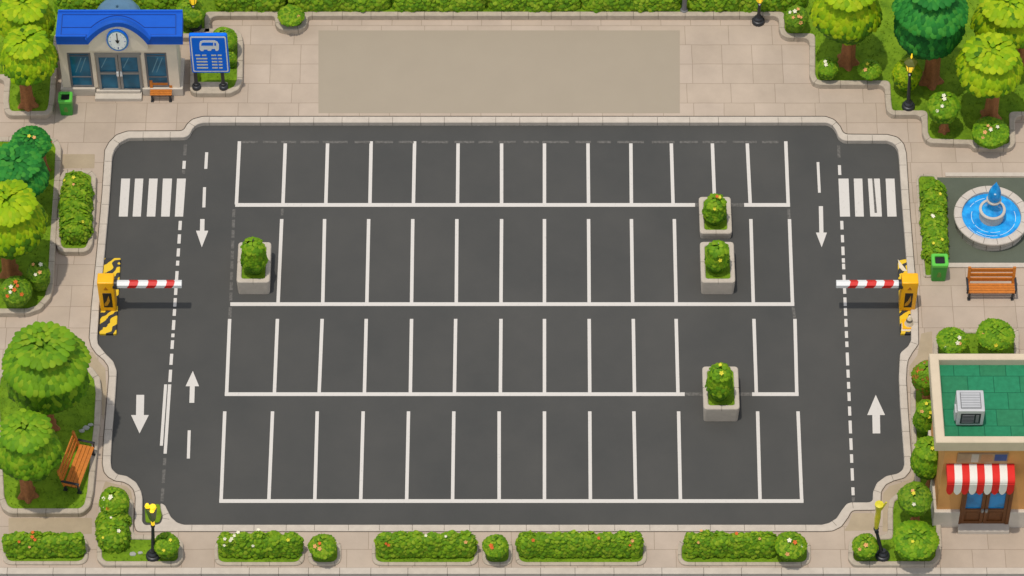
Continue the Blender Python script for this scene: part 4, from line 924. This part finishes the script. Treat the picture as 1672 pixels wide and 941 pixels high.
# ------------------------------------------------------------------ bus sign
Ys = P(342, 145, ZP+.305).y; zs = ZP+.305; bp = P(342, 145, zs)
sg = thing('bus_stop_sign', 'blue board with a white bus symbol and timetable on two dark posts', 'sign', (bp.x, Ys, zs))
def sX(px, py=90): return F(px, py, Ys-.02).x
def sZ(py): return F(341, py, Ys-.02).z
X0, X1, Z0, Z1 = sX(311), sX(373), sZ(119), sZ(58.5)
def rrect(x0, x1, z0, z1, r): return fillet([(x0, z0), (x1, z0), (x1, z1), (x0, z1)], r)
bo = MB().prism_xz(rrect(X0, X1, Z0, Z1, .10), Ys-.02, Ys+.14).build('board', M['signblue'], sg)
def shp(pts, y, m, name, th=.006): return MB().prism_xz(pts, y-th, y).build(name, m, bo)
shp(rrect(X0+.05, X1-.05, Z0+.07, Z1-.05, .09), Ys-.021, M['white'], 'board_border', .008)
shp(rrect(X0+.10, X1-.10, Z0+.14, Z1-.13, .08), Ys-.030, M['signblue'], 'board_face', .006)
yb_ = Ys-.037
# bus symbol: white rounded body, blue window band and wheel notches
bus = [(326, 80), (325.5, 71), (327, 67), (332, 65.5), (350, 65.5), (355, 67.5), (357.5, 72), (357.5, 80), (356, 82.5), (352.5, 83), (351, 79.5), (346, 79.5), (344.5, 82.5), (339.5, 82.5), (338.5, 80.5), (333, 80.5), (332, 83), (328, 83)]
shp([(sX(a, b), sZ(b)) for a, b in bus], yb_, M['white'], 'bus_symbol')
shp([(sX(a, b), sZ(b)) for a, b in [(328.5, 74), (329, 70.5), (331, 69), (348, 69), (348, 74)]], yb_-.007, M['signblue'], 'bus_symbol_window')
shp([(sX(a, b), sZ(b)) for a, b in [(350, 69.2), (352.5, 70), (353, 74), (350, 74)]], yb_-.007, M['signblue'], 'bus_symbol_window')
tt = MB()
for yy, segs in [(90, [(319, 327), (330, 337), (345, 353), (355.5, 362)]), (95.5, [(320, 338), (345, 354), (356, 362)]), (100.5, [(320, 338), (345, 354), (356, 362)]), (105.5, [(320, 338), (345, 354), (356, 362)]), (110.5, [(320, 338), (345, 354), (356, 362)])]:
    for a, b in segs: tt.box(sX(a), sX(b), yb_-.006, yb_, sZ(yy+.95), sZ(yy-.95))
tt.build('timetable_line', M['signink'], bo)
for xx in (321, 365):
    px_ = P(xx, 145, zs).x; pst = MB().tube((px_, Ys+.06, zs+.1), (px_, Ys+.06, Z0+.05), .075, n=16).build('post', M['dark'], sg, smooth=True)
    MB().lathe(px_, Ys+.06, [(.19, zs), (.19, zs+.12), (.17, zs+.15), (.11, zs+.17), (.10, zs+.30), (.08, zs+.31)], 20).build('post_base', M['dark'], pst, smooth=True)

# ------------------------------------------------------------------ fountain
fc = P(1617, 364.5, ZP); fzt = ZP+.56; rI = 1.53
cx, cy = fc.x, P(1617, 351, fzt).y
fo = thing('fountain', 'round stone fountain with blue water and a tiered centre spout', 'fountain', (cx, cy, ZP))
MB().lathe(cx, cy, [(1.46, ZP), (1.46, fzt-.16), (1.53, fzt-.13), (1.55, fzt-.05), (1.53, fzt-.01), (1.50, fzt), (1.25, fzt), (1.22, fzt-.02), (1.20, ZP+.1)], 72, cap=False).build('basin', M['fount'], fo, smooth=True)
jt = MB()
for i in range(16):
    a = i*math.pi/8+.1; c_, s_ = math.cos(a), math.sin(a); jt.bar((cx+1.24*c_, cy+1.24*s_, fzt+.001), (cx+1.53*c_, cy+1.53*s_, fzt+.001), .014, .006)
    for z_ in (0,): jt.bar((cx+1.468*math.cos(a+.1), cy+1.468*math.sin(a+.1), ZP+.02), (cx+1.468*math.cos(a+.1), cy+1.468*math.sin(a+.1), fzt-.17), .014, .01)
jt.lathe(cx, cy, [(1.463, ZP+.2), (1.468, ZP+.205), (1.463, ZP+.21)], 60, cap=False)
jt.build('stone_joint', M['joint'], fo)
zw = fzt-.13
MB().lathe(cx, cy, [(1.21, zw-.02), (1.21, zw)], 64).build('water', M['water'], fo)
rp = MB()
for rr, a0, a1 in ((1.0, -2.4, .3), (.98, 1.2, 2.6), (.82, 2.7, 5.1), (1.1, 3.6, 4.6)):
    n_ = 24
    for i in range(n_):
        if (i*7) % 9 == 0: continue
        t0 = a0+(a1-a0)*i/n_; t1 = a0+(a1-a0)*(i+1)/n_
        rp.add([(cx+(rr-.012)*math.cos(t0), cy+(rr-.012)*math.sin(t0), zw+.003), (cx+(rr+.012)*math.cos(t0), cy+(rr+.012)*math.sin(t0), zw+.003), (cx+(rr+.012)*math.cos(t1), cy+(rr+.012)*math.sin(t1), zw+.003), (cx+(rr-.012)*math.cos(t1), cy+(rr-.012)*math.sin(t1), zw+.003)], [(0, 1, 2, 3)])
rp.build('ripple', M['foam_and_glint'], fo)
MB().lathe(cx, cy, [(.50, zw-.01), (.50, zw+.38), (.54, zw+.42), (.55, zw+.50), (.53, zw+.53), (.44, zw+.53), (.43, zw+.48)], 40, cap=False).build('pedestal', M['fount'], fo, smooth=True)
MB().lathe(cx, cy, [(.435, zw+.46), (.435, zw+.49), (.22, zw+.70), (.17, zw+1.02)], 40).build('upper_water', M['water'], fo, smooth=True)
MB().lathe(cx, cy, [(.16, zw+.98), (.29, zw+1.10), (.31, zw+1.17), (.29, zw+1.21), (.24, zw+1.21)], 30).build('bowl', M['fount'], fo, smooth=True)
MB().lathe(cx, cy, [(.23, zw+1.20), (.275, zw+1.34), (.27, zw+1.52), (.22, zw+1.76), (.14, zw+2.0), (.06, zw+2.16), (.012, zw+2.28)], 30).build('spout_water', M['water'], fo, smooth=True)
MB().lathe(cx-.02, cy-.20, [(.03, zw+1.72), (.055, zw+1.76), (.03, zw+1.80)], 12).build('painted_highlight', M['foam_and_glint'], fo, smooth=True)  # pale blob added on the spout as a painted highlight

# ------------------------------------------------------------------ barriers
def barrier(xc, side, label):
    """side=+1: arm reaches to the right"""
    base = P(xc, 508, .12); Xc = base.x; Y0 = base.y
    o = thing('barrier_gate', label, 'barrier', (Xc, Y0+.25, 0), 0, 'car park barrier gates')
    if side > 0: q = [(170, 421), (197, 421), (190, 545), (162, 545)]
    else: q = [(1466, 425), (1492, 421), (1498, 545), (1470, 545)]
    ring = fillet([P(a, b, .12)[:2] for a, b in q], .05)
    bp_ = MB().plate(ring, [], .0, .12, ch=.02).build('base_plate', M['hazard'], o)
    bd = MB(); w2 = .335; H_ = 1.86; z0 = .122
    bm_ = bmesh.new(); bmesh.ops.create_cube(bm_, size=1)
    for v in bm_.verts:
        v.co = Vector((Xc+v.co.x*w2*2*(.97 if v.co.z < 0 else 1), Y0+.27+v.co.y*.54, z0+(v.co.z+.5)*H_))
    bmesh.ops.bevel(bm_, geom=bm_.edges[:], offset=.055, segments=3, affect='EDGES', profile=.6)
    bd.add([v.co for v in bm_.verts], [[v.index for v in f.verts] for f in bm_.faces]); bm_.free()
    cab = bd.build('cabinet', M['yellow'], o, smooth=True)
    zz = z0+.25
    MB().box(Xc-.16, Xc+.20 if side > 0 else Xc+.16, Y0-.012, Y0+.02, zz, zz+.95, b=.01).build('control_panel', M['black'], cab)
    sp_ = MB(); sp_.prism_xz([(Xc-.13, zz+.25), (Xc-.02, zz+.45), (Xc+.08, zz+.8), (Xc+.11, zz+.45), (Xc+.0, zz+.15), (Xc-.13, zz+.1)], Y0-.018, Y0-.011); sp_.build('panel_sticker', mat('dull_gold', (196, 140, 30), .5, .15, 6), cab)
    tri = MB(); tz = z0+1.42
    tri.prism_xz([(Xc-.09, tz), (Xc+.09, tz), (Xc, tz+.2)], Y0-.010, Y0+.02); tri.build('warning_mark', mat('amber_mark', (196, 120, 10), .5, .1), cab)
    # arm: six sided boom with red bands
    za = 1.70; ya = Y0+.18; L_ = 2.68 if side > 0 else 2.58; xs = Xc+side*w2
    MB().tube((xs-side*.05, ya, za), (xs+side*.12, ya, za), .20, n=12).build('arm_hub', M['dark'], o, smooth=True)
    arm = MB(); n_ = 6; x_a = xs+side*.05; r_ = .165
    segs = [(0, .50, 0), (.50, .86, 1), (.86, 1.26, 0), (1.26, 1.62, 1), (1.62, 2.0, 0), (2.0, 2.32, 1), (2.32, L_, 0)]
    if side < 0: segs = [(0, .34, 0), (.34, .72, 1), (.72, 1.04, 0), (1.04, 1.42, 1), (1.42, 1.78, 0), (1.78, 2.10, 1), (2.10, L_, 0)]
    def pt(x_, k_): a = 2*math.pi*(k_+.5)/n_; zz_ = math.sin(a); sk_ = (.09*(zz_)) if 0.01 < x_ < L_-.01 else 0; return (x_a+side*x_+sk_, ya+r_*math.cos(a), za+r_*zz_)
    for a_, b_, m_ in segs:
        vs = [pt(a_, k_) for k_ in range(n_)]+[pt(b_, k_) for k_ in range(n_)]
        arm.add(vs, [(k_, (k_+1) % n_, n_+(k_+1) % n_, n_+k_) for k_ in range(n_)], m_)
    arm.add([pt(L_, k_) for k_ in range(n_)], [tuple(range(n_))], 0)
    arm.build('arm', [M['white'], M['red']], o)
    return o, bp_
barrier(177.3, 1, 'yellow barrier gate with its striped arm reaching right, on the left lane')
rb, rbp = barrier(1481, -1, 'yellow barrier gate with its striped arm reaching left, on the right lane')
def flatpoly(px, z, m, name, parent, th=.02):
    pts = [P(a, b, z)[:2] for a, b in px]; return MB().plate(pts, [], z-.005, z+th).build(name, m, parent)
cream = mat('cream_paint', (236, 220, 190), .6, .1, 5)
flatpoly([(1466, 424), (1481, 443), (1474, 443), (1468, 437)], .122, cream, 'white_marking', rbp)
flatpoly([(1472, 527), (1472, 541), (1494, 541), (1495, 531), (1490, 537), (1478, 537)], .122, cream, 'white_marking', rbp)
cp = P(1484, 530, .15); cn = thing('traffic_cone', 'small white traffic cone standing on the foot plate of the right barrier', 'traffic cone', tuple(cp))
MB().box(cp.x-.27, cp.x+.27, cp.y-.24, cp.y+.24, cp.z-.005, cp.z+.05, b=.02).build('cone_base', M['yellow'], cn)
MB().lathe(cp.x, cp.y, [(.19, cp.z+.05), (.17, cp.z+.12), (.05, cp.z+.56), (.03, cp.z+.58)], 18).build('cone_body', cream, cn, smooth=True)
MB().lathe(cp.x, cp.y, [(.137, cp.z+.26), (.108, cp.z+.37)], 18, cap=False).build('cone_band', mat('grey_band', (120, 112, 100), .6), cn, smooth=True)
if False: flatpoly([(1482, 512), (1477, 524), (1477, 531), (1490, 531), (1490, 524), (1485, 512)], .126, cream, 'white_marking', rbp, .05)
if False: flatpoly([(1483.5, 522), (1480.5, 527.5), (1487, 527.5)], .178, mat('grey_mark', (110, 104, 92), .6), 'grey_triangle', rbp, .006)

# ------------------------------------------------------------------ planters
def planter(x0, x1, yt, yf, yb2, label, hz, sh):
    """rim top spans yt..yf, face down to yb2"""
    H_ = hz; A = P(x0, yf, H_); B = P(x1, yt, H_); ox, oy = (A.x+B.x)/2, (A.y+B.y)/2
    o = thing('planter', label, 'planter', (ox, oy, 0.004), 0, 'concrete planters in the car park')
    ring = fillet([(A.x, A.y), (B.x, A.y), (B.x, B.y), (A.x, B.y)], .16)
    inner = fillet([(A.x+.19, A.y+.20), (B.x-.19, A.y+.20), (B.x-.19, B.y-.20), (A.x+.19, B.y-.20)], .12)
    body = MB(); lower = offset(ring, .03)
    body.plate(ring, [inner], H_-.16, H_, ch=.03); n = len(ring)
    vs = [(p[0], p[1], H_-.16) for p in ring]+[(p[0], p[1], .004) for p in lower]
    body.add(vs, [(i, (i+1) % n, n+(i+1) % n, n+i) for i in range(n)])
    tb = body.build('tub', M['planter'], o)
    jn = MB()
    for xx in (ox,): jn.box(xx-.005, xx+.005, A.y-.002, A.y+.195, H_-.16, H_+.002)
    yy = oy
    for xx in (A.x, B.x-.18): jn.box(xx-.002, xx+.182, yy-.005, yy+.005, H_-.1, H_+.002)
    jn.build('tub_joint', M['joint'], tb)
    MB().plate(offset(inner, -.01), [], H_-.3, H_-.05).build('turf_top', M['turf'], o)
    v = blades(offset(inner, .01), None, 60, H_-.05, .05); idx = np.arange(len(v)).reshape(-1, 3)
    c = GRASS_C[nrs.randint(0, 4, len(idx))]; gr = leafmesh('grass', v, [idx], np.repeat(c, 3, axis=0), o, (ox, oy, .004), smooth=False); gr['kind'] = 'stuff'
    cx_, t_, b_, hw_, lb, fl = sh
    plant('shrub', lb, cx_, t_, b_-2, hw_, b_-11, 'mid', zg=H_-.05, L=.22, group='egg shaped planter shrubs', tiers=3, amp=.05, flowers=fl, lump=.02)
planter(386, 443, 395, 461, 482, 'concrete planter alone at the left end of the second bay row', .86, (414, 386, 453, 21.5, 'egg shaped shrub in the planter on the left', ''))
planter(1143, 1193, 321, 381, 391, 'shallow concrete planter across the line between top and second rows', .42, (1167.5, 316, 372, 19.5, 'egg shaped shrub with yellow tips in the topmost right planter', 'yyo'))
planter(1145, 1198, 394.5, 461, 482, 'concrete planter directly below the shallow one in the second bay row', .86, (1171, 392, 450, 20, 'egg shaped shrub in the middle of the three right planters', 'y'))
planter(1149, 1205, 598, 668, 690, 'concrete planter by itself at lower right, across the third row line', .90, (1175.5, 592, 659, 21, 'egg shaped shrub in the lowest right planter', 'yy'))

# ------------------------------------------------------------------ benches
def bench(label, loc, rz, wd, depth=.5, armz=True, seat_z=.46, back=True):
    o = thing('bench', label, 'bench', loc, rz, 'wooden benches'); h = wd/2
    st_ = MB(); 
    for i in range(4):
        y0_ = -depth/2+i*depth/4; MB.box(st_, -h, h, y0_+.006, y0_+depth/4-.008, seat_z-.035, seat_z+.02, b=.012)
    st_.build('seat', M['wood'], o, local=True)
    bk_ = MB(); yb0 = depth/2+.02
    for i in range(3):
        z0_ = seat_z+.08+i*.24; yy = yb0+.03+i*.05
        bk_.box(-h, h, yy, yy+.05, z0_, z0_+.205, b=.014)
    bk_.build('backrest', M['wood'], o, local=True)
    for sx in (-1, 1):
        po = MB(); x_ = sx*(h-.05); po.bar((x_, yb0-.02, seat_z-.1), (x_, yb0+.16, seat_z+.86), .12, .07); po.build('backrest_post', M['wood'], o, local=True)
        lg = MB(); x_ = sx*(h-.08)
        lg.box(x_-.045, x_+.045, -depth/2+.0, -depth/2+.09, .03, seat_z-.04, b=.01); lg.box(x_-.06, x_+.06, -depth/2-.04, -depth/2+.13, 0, .05, b=.01)
        lg.box(x_-.045, x_+.045, depth/2-.05, depth/2+.04, .03, seat_z-.04, b=.01); lg.box(x_-.06, x_+.06, depth/2-.08, depth/2+.08, 0, .05, b=.01); lg.box(x_-.035, x_+.035, -depth/2+.09, depth/2-.05, seat_z-.12, seat_z-.045)
        lg.build('leg', M['dark'], o, local=True)
        if armz:
            am = MB(); x_ = sx*(h+.02); am.box(x_-.045, x_+.045, -depth/2-.03, depth/2+.1, seat_z+.24, seat_z+.29, b=.015); am.box(x_-.03, x_+.03, -depth/2+.0, -depth/2+.06, seat_z-.05, seat_z+.24, b=.01)
            am.build('armrest', M['dark'], o, local=True)
    return o
b = P(1616.5, 482, ZP); bench('long wooden bench with dark armrests below the fountain', (b.x, b.y, ZP), 0, 1.92)
b = P(264, 160.5, ZP); bench('small wooden bench in front of the station window', (b.x, b.y, ZP), 0, .92, .38, armz=False, seat_z=.42)
b = P(131, 772, ZP+.25); bench('wooden bench on the lower left lawn facing the car park', (b.x, b.y, ZP+.25), math.radians(90-14), 2.0, .62)
# ------------------------------------------------------------------ bins
def bin_(label, px, py, w, h, r=.1):
    b = P(px, py, ZP); o = thing('litter_bin', label, 'litter bin', (b.x, b.y+w*.4, ZP), 0, 'green litter bins'); d = w*.95
    def rr(k, rr_=r): return fillet([(b.x-w/2*k, b.y+d/2-d/2*k), (b.x+w/2*k, b.y+d/2-d/2*k), (b.x+w/2*k, b.y+d/2+d/2*k), (b.x-w/2*k, b.y+d/2+d/2*k)], rr_*k)
    mb = MB(); n = len(rr(1)); vs = []; lv = [(.86, ZP), (.90, ZP+.06), (.94, ZP+h*.5), (.97, ZP+h-.12)]
    for k_, z_ in lv: vs += [(p[0], p[1], z_) for p in rr(k_)]
    fs = [(q*n+i, q*n+(i+1) % n, (q+1)*n+(i+1) % n, (q+1)*n+i) for q in range(len(lv)-1) for i in range(n)]+[list(range(n))]
    mb.add(vs, fs); mb.build('bin_body', M['green'], o, smooth=True)
    rm = MB(); rm.plate(rr(1.03), [rr(.60)], ZP+h-.14, ZP+h, ch=.03); rm.build('rim', M['greenrim'], o)
    MB().plate(rr(.62), [], ZP+h-.2, ZP+h-.09).build('opening', M['black'], o)
    e = MB(); zc_ = ZP+h*.42
    e.prism_xz([(b.x-.09, zc_-.1), (b.x-.06, zc_-.16), (b.x+.06, zc_-.16), (b.x+.09, zc_-.1), (b.x+.05, zc_+.16), (b.x-.05, zc_+.16)], b.y+.012, b.y+.035); e.build('emblem', mat('bin_emblem', (110, 150, 60), .5), o)
bin_('green litter bin at the left corner of the station', 109, 190, .58, .98); bin_('green litter bin at the foot of the right narrow hedge', 1532, 461, .66, 1.12)
# ------------------------------------------------------------------ lamps
def lamp(label, px, py, zg, H_, lean=0.0, style=0):
    b = P(px, py, zg); x, y, z = b.x, b.y, zg; o = thing('street_lamp', label, 'street lamp', (x, y, z), 0, 'yellow lit lamp posts'); T = Vector((x+lean, y, z+H_))
    def at(t): return Vector((x+lean*t, y, z+H_*t))
    MB().lathe(x, y, [(.28, z), (.28, z+.10), (.25, z+.16), (.20, z+.18), (.19, z+.28), (.12, z+.34), (.10, z+.45)], 20).build('lamp_base', M['dark'], o, smooth=True)
    ps = MB(); ps.tube(at(.1), at(.70), .085, .055, 14); ps.tube(at(.62), at(.645), .085, n=14); ps.build('post', M['dark'], o, smooth=True)
    c = at(.70)
    if style == 2:   # slender flared yellow lantern
        lt = MB().lathe(c.x, y, [(.06, c.z), (.09, c.z+.2), (.12, c.z+.8), (.10, c.z+1.2), (.17, c.z+1.7), (.18, c.z+1.72), (.03, c.z+1.76)], 8)
        lt.build('lantern', mat('pale_lit_glass', (226, 212, 50), .35, .18, 5), o, smooth=True)
        MB().lathe(c.x, y, [(.10, c.z-.02), (.11, c.z+.04), (.07, c.z+.08)], 12).build('lamp_collar', M['dark'], o, smooth=True)
        MB().bar((c.x+.10, y, c.z+1.35), (c.x+.26, y, c.z+1.85), .06, .05).build('lantern_bracket', mat('pale_yellow_metal', (226, 214, 70), .4), o)
    elif style == 1:   # green glass lantern with bright yellow lamp pieces at its open top
        lt = MB().lathe(c.x, y, [(.09, c.z+.12), (.13, c.z+.25), (.24, c.z+1.0)], 4).build('lantern', mat('green_lantern_glass', (86, 104, 70), .25, .1), o)
        MB().tube((c.x, y, c.z-.12), (c.x, y, c.z+.12), .075, n=10).build('lamp_collar', M['lit'], o, smooth=True)
        MB().lathe(c.x+.08, y-.02, [(.04, c.z+.98), (.14, c.z+1.05), (.12, c.z+1.16), (.03, c.z+1.24)], 7).build('bulb', M['lit'], o)
        MB().lathe(c.x-.13, y, [(.04, c.z+1.0), (.11, c.z+1.1), (.07, c.z+1.25), (.02, c.z+1.3)], 6).build('bulb', M['lit'], o)
        MB().lathe(c.x+.05, y-.14, [(.03, c.z+.93), (.10, c.z+1.0), (.03, c.z+1.08)], 6).build('bulb', M['lit'], o)
    else:
        lt = MB().lathe(c.x, y, [(.07, c.z), (.13, c.z+.05), (.22, c.z+.55)], 6).build('lantern', M['lit'], o)
        fr_ = MB()
        for k_ in range(6):
            a = k_*math.pi/3; fr_.tube((c.x+.135*math.cos(a), y+.135*math.sin(a), c.z+.05), (c.x+.228*math.cos(a), y+.228*math.sin(a), c.z+.56), .014, n=5)
        fr_.build('lantern_frame', M['olive'], lt)
        MB().lathe(c.x, y, [(.29, c.z+.55), (.28, c.z+.60), (.15, c.z+.74), (.05, c.z+.80), (.03, c.z+.84)], 6).build('lantern_cap', M['olive'], o)
        MB().lathe(c.x, y, [(.03, c.z+.83), (.045, c.z+.92), (.02, c.z+1.12)], 8).build('finial', M['lit'], o)
        MB().lathe(c.x, y-.07, [(.02, z+H_*.64), (.045, z+H_*.655), (.02, z+H_*.67)], 10).build('glass_bead', M['white'], o)
lamp('black lamp post in the upper right lawn in front of a lime bush', 1483, 175, ZG, 3.35, lean=-.16)
lamp('black lamp post at the top, between station and bus sign', 319, 45, ZG, 2.2)
lamp('black lamp post at the top right, in front of the hedge on the paving', 1238, 36, ZP, 1.85)
lamp('black lamp post in the L shaped bed beside the lower left kerb notch', 250, 909, zb, 3.4, lean=.22, style=1)
lamp('leaning lamp post with a slender yellow lantern in the lower right corner lawn', 1441, 909, zb, 2.75, lean=-.55, style=2)
# stray pale stones on the lower left lawn
for i, (px_, py_, r_) in enumerate([(134, 704, .10), (141, 699, .12), (148, 694, .09), (217, 905, .11), (229, 903, .08)]):
    b = P(px_, py_, ZP+.25 if i < 3 else zb); bm_ = bmesh.new(); bmesh.ops.create_icosphere(bm_, subdivisions=2, radius=r_)
    for v in bm_.verts: v.co = Vector((v.co.x*1.25, v.co.y*.9, v.co.z*.6))*rnd.uniform(.85, 1.12)+Vector((b.x, b.y, b.z+.01))
    mb = MB().add([v.co for v in bm_.verts], [[v.index for v in f.verts] for f in bm_.faces]); bm_.free()
    tag(mb.build('stone', M['stone'], smooth=True), ['pale stone on the grass above the left bench, leftmost of three', 'biggest pale stone on the grass above the left bench', 'pale stone on the grass above the left bench, rightmost of three', 'grey stone in the L shaped bed left of the lamp', 'small grey stone nearest the lower left lamp'][i], 'stone', 'stray stones on the lawns')
